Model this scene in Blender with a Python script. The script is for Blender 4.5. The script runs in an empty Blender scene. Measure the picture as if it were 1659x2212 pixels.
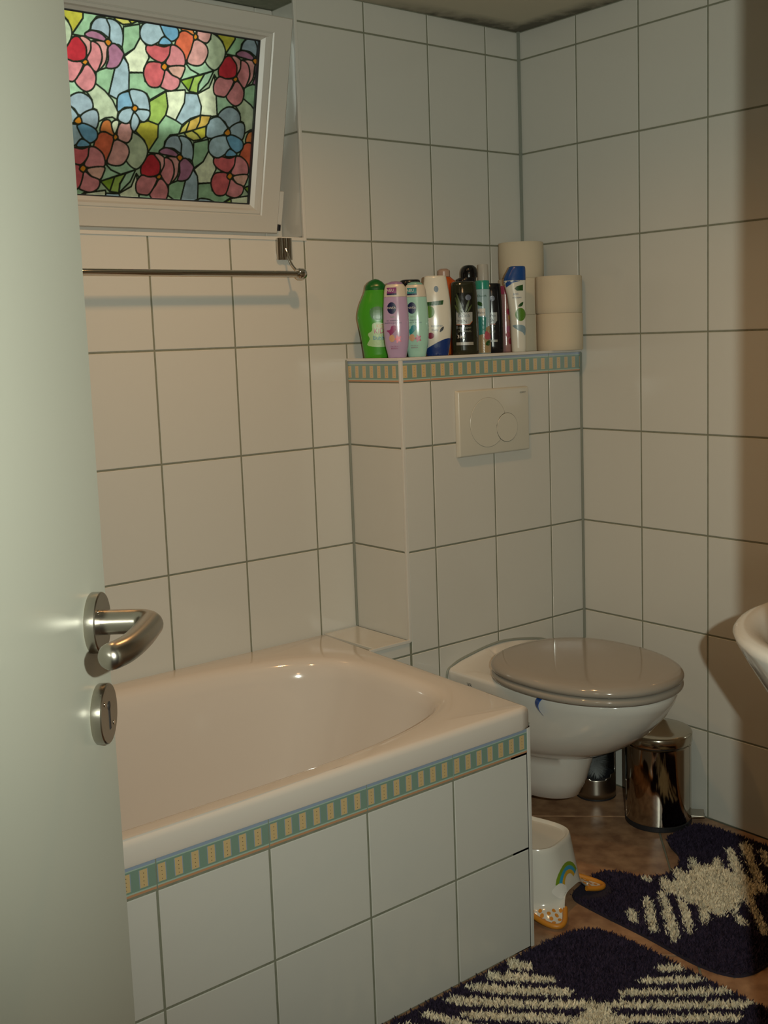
import bpy, bmesh, math, random
import numpy as np
from mathutils import Vector, Matrix
from mathutils.bvhtree import BVHTree

PI = math.pi
rnd = random.Random(7)
SC = bpy.context.scene
COL = SC.collection

# ---------------------------------------------------------------- camera
cam_d = bpy.data.cameras.new('camera')
cam = bpy.data.objects.new('camera', cam_d)
COL.objects.link(cam)
cam.location = (-2.28711, -2.24487, 1.22816)
cam.rotation_euler = (1.440970, 0.033767, -0.696147)
cam_d.sensor_fit = 'VERTICAL'
cam_d.sensor_height = 24.0
cam_d.lens = 2448.3 / 2212 * 24.0
cam_d.shift_x = -58.8 / 2212
cam_d.shift_y = -60.4 / 2212
cam_d.clip_start = 0.02
SC.camera = cam

# ---------------------------------------------------------------- world, lamps, exposure
w = bpy.data.worlds.new('sky')
SC.world = w
w.use_nodes = True
w.node_tree.nodes['Background'].inputs[0].default_value = (0.92, 1.0, 0.88, 1)
w.node_tree.nodes['Background'].inputs[1].default_value = 1.9
SC.view_settings.view_transform = 'Standard'
SC.view_settings.look = 'None'
SC.view_settings.gamma = 1.0
SC.view_settings.exposure = 0.0
SC.view_settings.use_curve_mapping = False


def lamp(name, kind, loc, energy, color, size, rot=(0, 0, 0)):
    d = bpy.data.lights.new(name, kind)
    d.energy = energy
    d.color = color
    if kind == 'AREA':
        d.shape = 'DISK'
        d.size = size
    else:
        d.shadow_soft_size = size
    o = bpy.data.objects.new(name, d)
    o.location = loc
    o.rotation_euler = rot
    COL.objects.link(o)
    return o


# the camera's flash, a hand's breadth to the right of the lens
fl = lamp('camera_flash', 'SPOT', (-2.19, -2.31, 1.27), 84, (0.93, 1.0, 0.87), 0.007)
fl.rotation_euler = (math.radians(88), 0, math.radians(-40))
fl.data.spot_size = math.radians(100)
fl.data.spot_blend = 0.9
# halogen downlights in the ceiling over the bathtub
for (lx, ly, pw) in ((-1.50, -0.62, 9), (-0.95, -0.68, 15)):
    s = lamp('ceiling_spot', 'SPOT', (lx, ly, 2.02), pw, (1.0, 0.52, 0.20), 0.03)
    s.data.spot_size = math.radians(150)
    s.data.spot_blend = 0.8
lamp('hallway_lamp', 'POINT', (-2.6, -3.0, 1.9), 5, (1.0, 0.6, 0.3), 0.1)


# ---------------------------------------------------------------- materials
def lin(h):
    if isinstance(h, str):
        h = h.lstrip('#')
        h = [int(h[i:i + 2], 16) / 255 for i in (0, 2, 4)]
        return tuple(c / 12.92 if c <= 0.04045 else ((c + 0.055) / 1.055) ** 2.4 for c in h)
    return tuple(h)


MATS = {}


def mat(name, color, rough=0.5, metal=0.0, noise=None, bump=None, coat=0.0, spec=0.5, attr=None, sheen=0.0):
    if name in MATS:
        return MATS[name]
    m = bpy.data.materials.new(name)
    m.use_nodes = True
    nt = m.node_tree
    b = nt.nodes['Principled BSDF']
    c = lin(color) + (1,)
    b.inputs['Base Color'].default_value = c
    b.inputs['Roughness'].default_value = rough
    b.inputs['Metallic'].default_value = metal
    b.inputs['Specular IOR Level'].default_value = spec
    if coat:
        b.inputs['Coat Weight'].default_value = coat
        b.inputs['Coat Roughness'].default_value = 0.03
    if sheen:
        b.inputs['Sheen Weight'].default_value = sheen
    tc = nt.nodes.new('ShaderNodeTexCoord')
    src = None
    if attr:
        a = nt.nodes.new('ShaderNodeVertexColor')
        a.layer_name = attr
        src = a.outputs[0]
        nt.links.new(src, b.inputs['Base Color'])
    if noise:   # (scale, amount, second colour)
        n = nt.nodes.new('ShaderNodeTexNoise')
        n.inputs['Scale'].default_value = noise[0]
        n.inputs['Detail'].default_value = 5
        nt.links.new(tc.outputs['Object'], n.inputs['Vector'])
        r = nt.nodes.new('ShaderNodeMapRange')
        r.inputs[1].default_value = 0.35
        r.inputs[2].default_value = 0.65
        r.inputs[4].default_value = noise[1]
        nt.links.new(n.outputs[0], r.inputs[0])
        mx = nt.nodes.new('ShaderNodeMix')
        mx.data_type = 'RGBA'
        mx.inputs[6].default_value = c
        if src:
            nt.links.new(src, mx.inputs[6])
        mx.inputs[7].default_value = lin(noise[2]) + (1,)
        nt.links.new(r.outputs[0], mx.inputs[0])
        nt.links.new(mx.outputs[2], b.inputs['Base Color'])
    if bump:    # (scale, strength, distance)
        n = nt.nodes.new('ShaderNodeTexNoise')
        n.inputs['Scale'].default_value = bump[0]
        n.inputs['Detail'].default_value = 2
        nt.links.new(tc.outputs['Object'], n.inputs['Vector'])
        bp = nt.nodes.new('ShaderNodeBump')
        bp.inputs['Strength'].default_value = bump[1]
        bp.inputs['Distance'].default_value = bump[2]
        nt.links.new(n.outputs[0], bp.inputs['Height'])
        nt.links.new(bp.outputs[0], b.inputs['Normal'])
    MATS[name] = m
    return m


TILE = mat('white_glazed_tile', (0.59, 0.58, 0.53), 0.13, bump=(22, 0.10, 0.004))
GROUT = mat('grey_grout', (0.22, 0.225, 0.165), 0.9, noise=(60, 0.5, (0.15, 0.155, 0.11)))
SILI = mat('grey_silicone', (0.25, 0.27, 0.23), 0.4)
TRIM = mat('white_plastic_trim', (0.62, 0.60, 0.55), 0.35)
PLAS = mat('white_window_plastic', (0.56, 0.54, 0.49), 0.32)
CERA = mat('white_sanitary_ceramic', (0.66, 0.635, 0.58), 0.08, coat=0.5)
ENAM = mat('cream_bath_enamel', (0.66, 0.60, 0.535), 0.10, coat=0.5)
LIDM = mat('grey_toilet_seat_plastic', (0.33, 0.295, 0.25), 0.10, coat=0.3)
CHRO = mat('polished_chrome', (0.62, 0.60, 0.56), 0.05, 1.0)
STEEL = mat('brushed_steel', (0.42, 0.39, 0.34), 0.28, 1.0, bump=(300, 0.05, 0.001))
STEELP = mat('polished_steel', (0.50, 0.46, 0.40), 0.07, 1.0)
BLACK = mat('black_rubber', (0.015, 0.015, 0.018), 0.5)
DOORM = mat('cream_door_paint', (0.44, 0.44, 0.375), 0.3)
CEIL_M = None


def ceiling_material():
    m = bpy.data.materials.new('ceiling_paint_with_mould')
    m.use_nodes = True
    nt = m.node_tree
    b = nt.nodes['Principled BSDF']
    b.inputs['Roughness'].default_value = 0.9
    g = nt.nodes.new('ShaderNodeNewGeometry')
    sx = nt.nodes.new('ShaderNodeSeparateXYZ')
    nt.links.new(g.outputs['Position'], sx.inputs[0])

    def math_(op, a, b_=None, c=None):
        n = nt.nodes.new('ShaderNodeMath')
        n.operation = op
        for i, v in enumerate((a, b_, c)):
            if v is None:
                continue
            if isinstance(v, (int, float)):
                n.inputs[i].default_value = v
            else:
                nt.links.new(v, n.inputs[i])
        return n.outputs[0]
    ax = math_('MULTIPLY', sx.outputs[0], -1.0)
    ay = math_('MULTIPLY', sx.outputs[1], -1.0)
    near = math_('MINIMUM', ax, ay)          # distance to the nearer wall of the corner
    far = math_('MAXIMUM', ax, ay)
    n = nt.nodes.new('ShaderNodeTexNoise')
    n.inputs['Scale'].default_value = 26
    n.inputs['Detail'].default_value = 8
    nt.links.new(g.outputs['Position'], n.inputs['Vector'])
    a = math_('SUBTRACT', 1.0, math_('MULTIPLY', near, 13.0))
    bq = math_('SUBTRACT', 1.0, math_('MULTIPLY', far, 1.7))
    k = math_('MULTIPLY', math_('MAXIMUM', a, 0.0), math_('MAXIMUM', bq, 0.0))
    k = math_('MULTIPLY', k, math_('MULTIPLY', n.outputs[0], 3.0))
    k = math_('MINIMUM', k, 0.85)
    mx = nt.nodes.new('ShaderNodeMix')
    mx.data_type = 'RGBA'
    mx.inputs[6].default_value = (0.50, 0.47, 0.37, 1)
    mx.inputs[7].default_value = (0.05, 0.05, 0.035, 1)
    nt.links.new(k, mx.inputs[0])
    nt.links.new(mx.outputs[2], b.inputs['Base Color'])
    return m


# ---------------------------------------------------------------- object helpers
def link(o, parent=None):
    COL.objects.link(o)
    if parent is not None:
        o.parent = parent
    return o


def tag(o, label=None, cat=None, group=None, kind=None):
    if label:
        o['label'] = label
    if cat:
        o['category'] = cat
    if group:
        o['group'] = group
    if kind:
        o['kind'] = kind
    return o


def root(name, loc, rz, label, cat, group=None):
    o = bpy.data.objects.new(name, None)
    o.empty_display_size = 0.05
    link(o)
    o.location = loc
    o.rotation_euler = (0, 0, rz)
    return tag(o, label, cat, group)


def make(name, verts, faces, m, parent=None, smooth=False, loc=None):
    me = bpy.data.meshes.new(name)
    me.from_pydata([tuple(v) for v in verts], [], [tuple(f) for f in faces])
    me.materials.append(m)
    if smooth:
        me.polygons.foreach_set('use_smooth', [True] * len(me.polygons))
    o = bpy.data.objects.new(name, me)
    link(o, parent)
    if loc:
        o.location = loc
    return o


def from_bm(name, bm, m, parent=None, smooth=False, angle=None):
    bmesh.ops.recalc_face_normals(bm, faces=bm.faces)
    me = bpy.data.meshes.new(name)
    bm.to_mesh(me)
    bm.free()
    me.materials.append(m)
    if smooth:
        me.polygons.foreach_set('use_smooth', [True] * len(me.polygons))
        if angle:
            me.set_sharp_from_angle(angle=math.radians(angle))
    return link(bpy.data.objects.new(name, me), parent)


def bm_box(bm, lo, hi, bevel=0.0, seg=2):
    r = bmesh.ops.create_cube(bm, size=1.0)
    c = [(lo[i] + hi[i]) / 2 for i in range(3)]
    s = [hi[i] - lo[i] for i in range(3)]
    for v in r['verts']:
        v.co = Vector((c[0] + v.co.x * s[0], c[1] + v.co.y * s[1], c[2] + v.co.z * s[2]))
    if bevel:
        es = {e for v in r['verts'] for e in v.link_edges}
        bmesh.ops.bevel(bm, geom=list(es), offset=bevel, segments=seg, profile=0.5, affect='EDGES')


def box(name, lo, hi, m, parent=None, bevel=0.0, seg=2):
    bm = bmesh.new()
    bm_box(bm, lo, hi, bevel, seg)
    return from_bm(name, bm, m, parent)


def loft_data(rings, cap0=True, cap1=True):
    n = len(rings[0])
    vs = [p for r in rings for p in r]
    fs = []
    for i in range(len(rings) - 1):
        for j in range(n):
            a, b = i * n + j, i * n + (j + 1) % n
            fs.append((a, b, b + n, a + n))
    if cap0:
        fs.append(tuple(reversed(range(n))))
    if cap1:
        k = (len(rings) - 1) * n
        fs.append(tuple(range(k, k + n)))
    return vs, fs


def loft(name, rings, m, parent=None, cap0=True, cap1=True, smooth=True, angle=50):
    vs, fs = loft_data(rings, cap0, cap1)
    bm = bmesh.new()
    bv = [bm.verts.new(v) for v in vs]
    for f in fs:
        try:
            bm.faces.new([bv[i] for i in f])
        except ValueError:
            pass
    return from_bm(name, bm, m, parent, smooth, angle)


def sring(cx, cy, a, b, z, n=40, e=2.0):
    out = []
    for i in range(n):
        t = 2 * PI * i / n
        c, s = math.cos(t), math.sin(t)
        out.append((cx + a * math.copysign(abs(c) ** (2 / e), c), cy + b * math.copysign(abs(s) ** (2 / e), s), z))
    return out


def lathe(name, prof, m, parent=None, n=40, c=(0, 0), cap0=True, cap1=True, angle=40):
    return loft(name, [sring(c[0], c[1], max(r, 1e-4), max(r, 1e-4), z, n) for r, z in prof], m, parent, cap0, cap1, True, angle)


def catmull(pts, per=6, closed=False):
    P = [Vector(p) for p in pts]
    n = len(P)
    out = []
    rng = range(n) if closed else range(n - 1)
    for i in rng:
        if closed:
            p0, p1, p2, p3 = P[i - 1], P[i], P[(i + 1) % n], P[(i + 2) % n]
        else:
            p0, p1, p2, p3 = P[max(i - 1, 0)], P[i], P[i + 1], P[min(i + 2, n - 1)]
        for k in range(per):
            t = k / per
            out.append(0.5 * ((2 * p1) + (p2 - p0) * t + (2 * p0 - 5 * p1 + 4 * p2 - p3) * t * t + (3 * p1 - p0 - 3 * p2 + p3) * t ** 3))
    if not closed:
        out.append(P[-1])
    return out


def tube_data(path, r, n=12):
    path = [Vector(p) for p in path]
    rings = []
    up = None
    for i, p in enumerate(path):
        d = (path[min(i + 1, len(path) - 1)] - path[max(i - 1, 0)]).normalized()
        if up is None:
            up = Vector((0, 0, 1)) if abs(d.z) < 0.9 else Vector((1, 0, 0))
        x = d.cross(up).normalized()
        up = x.cross(d).normalized()
        rr = r[i] if isinstance(r, (list, tuple)) else r
        rings.append([tuple(p + (x * math.cos(2 * PI * k / n) + up * math.sin(2 * PI * k / n)) * rr) for k in range(n)])
    return rings


def tube(name, path, r, m, parent=None, n=12):
    return loft(name, tube_data(path, r, n), m, parent, True, True, True, 60)


def text_mesh(s, size):
    """the text as flat 2-D triangles, centred"""
    cu = bpy.data.curves.new('lettering', 'FONT')
    cu.body = s
    cu.size = size
    cu.align_x = 'CENTER'
    cu.align_y = 'CENTER'
    cu.resolution_u = 2
    o = bpy.data.objects.new('lettering', cu)
    COL.objects.link(o)
    bpy.context.view_layer.update()
    me = bpy.data.meshes.new_from_object(o.evaluated_get(bpy.context.evaluated_depsgraph_get()))
    vs = [(v.co.x, v.co.y) for v in me.vertices]
    fs = [tuple(p.vertices) for p in me.polygons]
    bpy.data.objects.remove(o)
    bpy.data.meshes.remove(me)
    return vs, fs


def decal(name, body, shapes, m, parent, eps=0.0004, direction=(0, 1, 0), origin=(0, 0, 0), ux=(1, 0, 0), uz=(0, 0, 1), sub=0.006):
    """flat printed shapes laid onto the surface of body (both in the parent's space)"""
    bvh = BVHTree.FromPolygons([v.co for v in body.data.vertices], [tuple(p.vertices) for p in body.data.polygons])
    bm = bmesh.new()
    for vs, fs in shapes:
        b2 = [bm.verts.new((x, y, 0)) for x, y in vs]
        for f in fs:
            try:
                bm.faces.new([b2[i] for i in f])
            except ValueError:
                pass
    bmesh.ops.triangulate(bm, faces=bm.faces)
    for _ in range(4):
        es = [e for e in bm.edges if e.calc_length() > sub]
        if not es:
            break
        bmesh.ops.subdivide_edges(bm, edges=es, cuts=1)
        bmesh.ops.triangulate(bm, faces=bm.faces)
    O, X, Z, D = Vector(origin), Vector(ux), Vector(uz), Vector(direction).normalized()
    bad = []
    for v in bm.verts:
        p = O + X * v.co.x + Z * v.co.y - D * 0.5
        h, nrm, _, _ = bvh.ray_cast(p, D)
        if h is None:
            bad.append(v)
        else:
            if nrm.dot(D) > 0:
                nrm = -nrm
            v.co = h + nrm * eps
    if bad:
        bmesh.ops.delete(bm, geom=bad, context='VERTS')
    me = bpy.data.meshes.new(name)
    bm.to_mesh(me)
    bm.free()
    me.materials.append(m)
    return link(bpy.data.objects.new(name, me), parent)


def sh_ell(cx, cy, a, b, n=24):
    return [(cx + a * math.cos(2 * PI * i / n), cy + b * math.sin(2 * PI * i / n)) for i in range(n)], [tuple(range(n))]


def sh_rect(x0, y0, x1, y1):
    return [(x0, y0), (x1, y0), (x1, y1), (x0, y1)], [(0, 1, 2, 3)]


def sh_poly(pts, smooth=True, per=4):
    if smooth:
        pts = [(v.x, v.y) for v in catmull([(x, y, 0) for x, y in pts], per, True)]
    return list(pts), [tuple(range(len(pts)))]


def sh_text(s, size, cx, cy, sx=1.0):
    vs, fs = text_mesh(s, size)
    return [(cx + x * sx, cy + y) for x, y in vs], fs


# ---------------------------------------------------------------- tiles
TILE_MESH = {}


def tile_mesh(wd, ht, m, th=0.007, bev=0.0012):
    key = (round(wd, 4), round(ht, 4), m.name)
    if key in TILE_MESH:
        return TILE_MESH[key]
    a, b = wd / 2, ht / 2
    lv = [(-th, 0), (-bev, 0), (0, bev)]
    vs = []
    for z, i in lv:
        vs += [(-a + i, -b + i, z), (a - i, -b + i, z), (a - i, b - i, z), (-a + i, b - i, z)]
    fs = [(8, 9, 10, 11)]
    for k in (0, 4):
        for j in range(4):
            fs.append((k + j, k + (j + 1) % 4, k + 4 + (j + 1) % 4, k + 4 + j))
    me = bpy.data.meshes.new('tile')
    me.from_pydata(vs, [], fs)
    me.materials.append(m)
    TILE_MESH[key] = me
    return me


def tiles(parent, O, u, v, us, vs, m=None, holes=(), gap=0.004, jitter=0.0009, name='tile', minsize=0.006):
    """tiles between the joint lines us and vs on the plane O, u, v; each its own object"""
    m = m or TILE
    O, u, v = Vector(O), Vector(u), Vector(v)
    n = u.cross(v)
    us, vs = sorted(us), sorted(vs)
    for i in range(len(us) - 1):
        for j in range(len(vs) - 1):
            rects = [(us[i], us[i + 1], vs[j], vs[j + 1])]
            for (h0, h1, k0, k1) in holes:
                nr = []
                for (a0, a1, b0, b1) in rects:
                    if a1 <= h0 + 1e-6 or a0 >= h1 - 1e-6 or b1 <= k0 + 1e-6 or b0 >= k1 - 1e-6:
                        nr.append((a0, a1, b0, b1))
                        continue
                    if a0 < h0:
                        nr.append((a0, h0, b0, b1))
                    if a1 > h1:
                        nr.append((h1, a1, b0, b1))
                    m0, m1 = max(a0, h0), min(a1, h1)
                    if b0 < k0:
                        nr.append((m0, m1, b0, k0))
                    if b1 > k1:
                        nr.append((m0, m1, k1, b1))
                rects = nr
            for (a0, a1, b0, b1) in rects:
                wd, ht = a1 - a0 - gap, b1 - b0 - gap
                if wd < minsize or ht < minsize:
                    continue
                o = bpy.data.objects.new(name, tile_mesh(wd, ht, m))
                link(o, parent)
                p = O + u * (a0 + a1) / 2 + v * (b0 + b1) / 2
                M = Matrix((u, v, n)).transposed().to_4x4()
                M = Matrix.Translation(p) @ M @ Matrix.Rotation(rnd.uniform(-1, 1) * jitter, 4, 'X') @ Matrix.Rotation(rnd.uniform(-1, 1) * jitter, 4, 'Y')
                o.matrix_world = M


def struct(name, lo, hi, m, label=None):
    o = box(name, lo, hi, m)
    o['kind'] = 'structure'
    if label:
        o['label'] = label
    return o

# ================================================================ ROOM SHELL
ROWS = [1.957 - 0.2473 * k for k in range(8)]          # joint heights
CEIL = 2.03
rows_all = [0.0] + ROWS[::-1] + [CEIL]
XL = -2.42                                             # left wall
YF = -1.85                                             # front wall with the doorway
WX0, WX1, WZ0, WZ1 = -1.5372, -0.7292, 1.4624, 2.0     # window opening

floor = struct('floor', (XL - 0.1, YF - 0.05, -0.10), (0.1, 0.25, -0.0025), GROUT)
ceil_ = struct('ceiling', (XL - 0.1, YF - 0.05, CEIL), (0.1, 0.30, CEIL + 0.1), ceiling_material(),
               'dull white ceiling with dark mould in the far corner')
wall_right = struct('wall_right', (0.0015, YF - 0.05, 0), (0.1, 0.0, CEIL), GROUT)
tiles(wall_right, (0, 0, 0), (0, -1, 0), (0, 0, 1), [0.0015, 0.2042] + [0.2042 + 0.202 * k for k in range(1, 9)] + [1.85], rows_all)

# window wall, built around the opening
bm = bmesh.new()
for lo, hi in (((XL, 0.0015, 0), (0.1, 0.30, WZ0 - 0.0015)), ((XL, 0.0015, WZ1), (0.1, 0.30, CEIL)),
               ((XL, 0.0015, WZ0 - 0.0015), (WX0 - 0.0015, 0.30, WZ1)), ((WX1 + 0.0015, 0.0015, WZ0 - 0.0015), (0.1, 0.30, WZ1))):
    bm_box(bm, lo, hi)
wall_back = from_bm('wall_back', bm, GROUT)
wall_back['kind'] = 'structure'
cols = [-0.1232 - 0.202 * k for k in range(12)]
tiles(wall_back, (0, 0, 0), (1, 0, 0), (0, 0, 1), [XL] + cols[:-1] + [-0.003], rows_all,
      holes=[(WX0, WX1, WZ0, WZ1), (-0.617, 0, 0, 1.17), (XL, -0.617, 0, 0.498)])
# tiled window niche
for nm, O, u, us in (('right', (WX1, 0, 0), (0, -1, 0), [-0.27, -0.165, -0.004]),):
    tiles(wall_back, O, u, (0, 0, 1), us, [WZ0 + 0.005, ROWS[1], 1.957, WZ1])
tiles(wall_back, (0, 0, WZ0), (1, 0, 0), (0, 1, 0), [WX0] + [c for c in cols if WX0 < c < WX1] + [WX1], [0.004, 0.085])
tiles(wall_back, (WX0, 0, 0), (0, 1, 0), (0, 0, 1), [0.004, 0.165, 0.27], [WZ0 + 0.005, ROWS[1], 1.957, WZ1])
# white plastic edge profile round the niche
t = box('edge_profile', (WX1 - 0.003, -0.003, WZ0 - 0.004), (WX1 + 0.005, 0.004, CEIL), TRIM, wall_back, 0.001)
t = box('edge_profile', (WX0 - 0.004, -0.003, WZ0 - 0.004), (WX1 - 0.003, 0.004, WZ0 + 0.004), TRIM, wall_back, 0.001)
box('silicone_joint', (-0.0065, -0.0065, 1.18), (0.001, 0.001, CEIL), SILI, wall_back)

wall_left = struct('wall_left', (XL - 0.1, YF - 0.05, 0), (XL - 0.0015, 0.3, CEIL), GROUT)
tiles(wall_left, (XL, 0, 0), (0, 1, 0), (0, 0, 1), [-1.85] + [-1.7 + 0.202 * k for k in range(0, 9)] + [-0.003], rows_all,
      holes=[(-0.76, 0, 0, 0.515)])

# front wall with the doorway the photograph was taken through
DX0, DX1, DZ = -2.37, -1.553, 1.97
bm = bmesh.new()
for lo, hi in (((DX1 + 0.02, YF - 0.05, 0), (0.1, YF - 0.0015, CEIL)), ((DX0 - 0.05, YF - 0.05, DZ + 0.02), (DX1 + 0.02, YF - 0.0015, CEIL)),
               ((XL - 0.1, YF - 0.05, 0), (DX0 - 0.02, YF - 0.0015, CEIL))):
    bm_box(bm, lo, hi)
wall_front = from_bm('wall_front', bm, GROUT)
wall_front['kind'] = 'structure'
tiles(wall_front, (0, YF, 0), (-1, 0, 0), (0, 0, 1), [0.003] + [0.1 + 0.202 * k for k in range(8)] + [-DX1 - 0.06], rows_all)
t3 = from_bm('trim_1', (lambda b: (bm_box(b, (DX1, YF - 0.052, 0), (DX1 + 0.02, YF + 0.01, DZ + 0.02)),
                                   bm_box(b, (DX0 - 0.02, YF - 0.052, 0), (DX0, YF + 0.01, DZ + 0.02)),
                                   bm_box(b, (DX0, YF - 0.052, DZ), (DX1, YF + 0.01, DZ + 0.02)),
                                   bm_box(b, (DX1 + 0.02, YF + 0.001, 0), (DX1 + 0.07, YF + 0.012, DZ + 0.05)), b)[-1])(bmesh.new()), DOORM)
tag(t3, 'cream painted door lining of the doorway', kind='structure')

# hallway behind the camera, so that no daylight leaks in
HALL = mat('hallway_plaster', (0.42, 0.38, 0.31), 0.9)
struct('floor_hall', (-3.6, -4.0, -0.10), (-0.6, YF - 0.05, 0.0), mat('hallway_floor', (0.2, 0.13, 0.08), 0.5))
struct('ceiling_hall', (-3.6, -4.0, 2.3), (-0.6, YF - 0.05, 2.4), HALL)
struct('wall_hall_left', (-3.7, -4.0, 0), (-3.6, YF, 2.4), HALL)
struct('wall_hall_right', (-0.6, -4.0, 0), (-0.5, YF, 2.4), HALL)
struct('wall_hall_back', (-3.6, -4.1, 0), (-0.6, -4.0, 2.4), HALL)
bm = bmesh.new()
bm_box(bm, (-3.6, YF - 0.05, 0), (XL - 0.1, YF, 2.4))
bm_box(bm, (XL - 0.1, YF - 0.05, CEIL + 0.1), (-0.5, YF, 2.4))
wh = from_bm('wall_hall_front', bm, HALL)
wh['kind'] = 'structure'

# diagonal terracotta floor tiles
FLT = mat('terracotta_floor_tile', (0.46, 0.27, 0.15), 0.36, noise=(22, 0.9, (0.23, 0.115, 0.062)), bump=(60, 0.2, 0.002))
q = 0.325
a_, b_ = Vector((1, -1, 0)) / math.sqrt(2), Vector((1, 1, 0)) / math.sqrt(2)
# joints at x-y = 0.425 and x+y = -0.60, -1.52 (as measured), pitch 0.325
bm_cache = {}
for i in range(-9, 7):
    for j in range(-9, 3):
        s0, s1 = 0.425 / math.sqrt(2) + q * i, 0.425 / math.sqrt(2) + q * (i + 1)
        t0, t1 = -0.60 / math.sqrt(2) + q * j, -0.60 / math.sqrt(2) + q * (j + 1)
        g = 0.002
        poly = [a_ * s + b_ * t for s, t in ((s0 + g, t0 + g), (s1 - g, t0 + g), (s1 - g, t1 - g), (s0 + g, t1 - g))]
        # clip to the room
        for ax, lim, sgn in ((0, XL, 1), (0, -0.002, -1), (1, YF - 0.1, 1), (1, -0.002, -1)):
            out = []
            for k in range(len(poly)):
                p, r = poly[k - 1], poly[k]
                pin, rin = (p[ax] - lim) * sgn >= 0, (r[ax] - lim) * sgn >= 0
                if pin != rin:
                    f = (lim - p[ax]) / (r[ax] - p[ax])
                    out.append(p + (r - p) * f)
                if rin:
                    out.append(r)
            poly = out
            if len(poly) < 3:
                break
        if len(poly) < 3:
            continue
        c = sum(poly, Vector()) / len(poly)
        if c.y > -0.70 and c.x < -0.95:
            continue                      # under the bathtub
        n = len(poly)
        vs = [Vector((p.x, p.y, -0.008)) - Vector((c.x, c.y, 0)) for p in poly] + \
             [Vector((p.x, p.y, -0.0012)) - Vector((c.x, c.y, 0)) for p in poly] + \
             [((p - c) * 0.993) for p in poly]
        fs = [tuple(range(2 * n, 3 * n))]
        for k in range(n):
            for base in (0, n):
                fs.append((base + k, base + (k + 1) % n, base + n + (k + 1) % n, base + n + k))
        bmx = bmesh.new()
        bvx = [bmx.verts.new(v_) for v_ in vs]
        for f in fs:
            bmx.faces.new([bvx[k] for k in f])
        o = from_bm('floor_tile', bmx, FLT, floor)
        o.location = (c.x, c.y, rnd.uniform(-0.0004, 0.0002))

# ---------------------------------------------------------------- border tiles
BT = [mat('border_teal_glaze', (0.19, 0.29, 0.23), 0.2), mat('border_cream_glaze', (0.60, 0.44, 0.22), 0.25, noise=(700, 0.5, (0.52, 0.37, 0.18))),
      mat('border_blue_glaze', (0.27, 0.34, 0.44), 0.2), mat('border_orange_glaze', (0.48, 0.26, 0.14), 0.25),
      mat('border_pale_glaze', (0.36, 0.48, 0.40), 0.2), mat('border_dark_dot', (0.05, 0.035, 0.02), 0.4)]
BORD = {}


def border_mesh(wd, ht, phase):
    key = (round(wd, 4), round(ht, 4), round(phase, 4))
    if key in BORD:
        return BORD[key]
    per, s0, s1 = 0.0286, 0.002, 0.0145
    cuts = [(0, 0)]
    x = -phase % per - per
    evs = []
    while x < wd:
        evs += [(x + s0 - 0.0012, 2), (x + s0, 1), (x + s1, 2), (x + s1 + 0.0012, 0)]
        x += per
    evs.sort()
    segs = []
    cur = 0
    last = 0.0
    for e, k in evs:
        if e <= 0:
            cur = k
            continue
        if e >= wd:
            break
        segs.append((last, e, cur))
        last, cur = e, k
    segs.append((last, wd, cur))
    hrow = [(0, 0.08, 3), (0.08, 0.13, 4), (0.13, 0.19, 0), (0.19, 0.78, None), (0.78, 0.84, 0), (0.84, 0.88, 4), (0.88, 1.0, 2)]
    vs, fs, mi = [], [], []

    def quad(x0, x1, y0, y1, m_, z=0.0):
        k = len(vs)
        vs.extend([(x0 - wd / 2, y0 - ht / 2, z), (x1 - wd / 2, y0 - ht / 2, z), (x1 - wd / 2, y1 - ht / 2, z), (x0 - wd / 2, y1 - ht / 2, z)])
        fs.append((k, k + 1, k + 2, k + 3))
        mi.append(m_)
    for r0, r1, m_ in hrow:
        if m_ is None:
            for a0, a1, k in segs:
                quad(a0, a1, r0 * ht, r1 * ht, k)
                if k == 1 and a1 - a0 > 0.008:
                    for d in (0.27, 0.40, 0.53, 0.66):
                        cx, cy, e = (a0 + a1) / 2, d * ht, 0.0006
                        quad(cx - e, cx + e, cy - e, cy + e, 5, 0.0002)
        else:
            quad(0, wd, r0 * ht, r1 * ht, m_)
    k = len(vs)
    a, b = wd / 2, ht / 2
    vs.extend([(-a, -b, 0), (a, -b, 0), (a, b, 0), (-a, b, 0), (-a, -b, -0.008), (a, -b, -0.008), (a, b, -0.008), (-a, b, -0.008)])
    for j in range(4):
        fs.append((k + (j + 1) % 4, k + j, k + 4 + j, k + 4 + (j + 1) % 4))
        mi.append(4)
    me = bpy.data.meshes.new('border_tile')
    me.from_pydata(vs, [], fs)
    for m_ in BT:
        me.materials.append(m_)
    me.polygons.foreach_set('material_index', mi)
    BORD[key] = me
    return me


def border(parent, O, u, us, z0, z1, start=None):
    O, u, v = Vector(O), Vector(u), Vector((0, 0, 1))
    n = u.cross(v)
    us = sorted(us)
    for a0, a1 in zip(us[:-1], us[1:]):
        wd = a1 - a0 - 0.002
        ph = 0.0 if abs(a1 - a0 - 0.202) < 0.01 or start is None else start
        if start is None and a1 - a0 < 0.19 and a0 == us[0]:
            ph = (0.0286 * 7 - wd) % 0.0286
        o = bpy.data.objects.new('border_tile', border_mesh(wd, z1 - z0 - 0.002, ph))
        link(o, parent)
        o.matrix_world = Matrix.Translation(O + u * (a0 + a1) / 2 + v * (z0 + z1) / 2) @ Matrix((u, v, n)).transposed().to_4x4()


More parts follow.
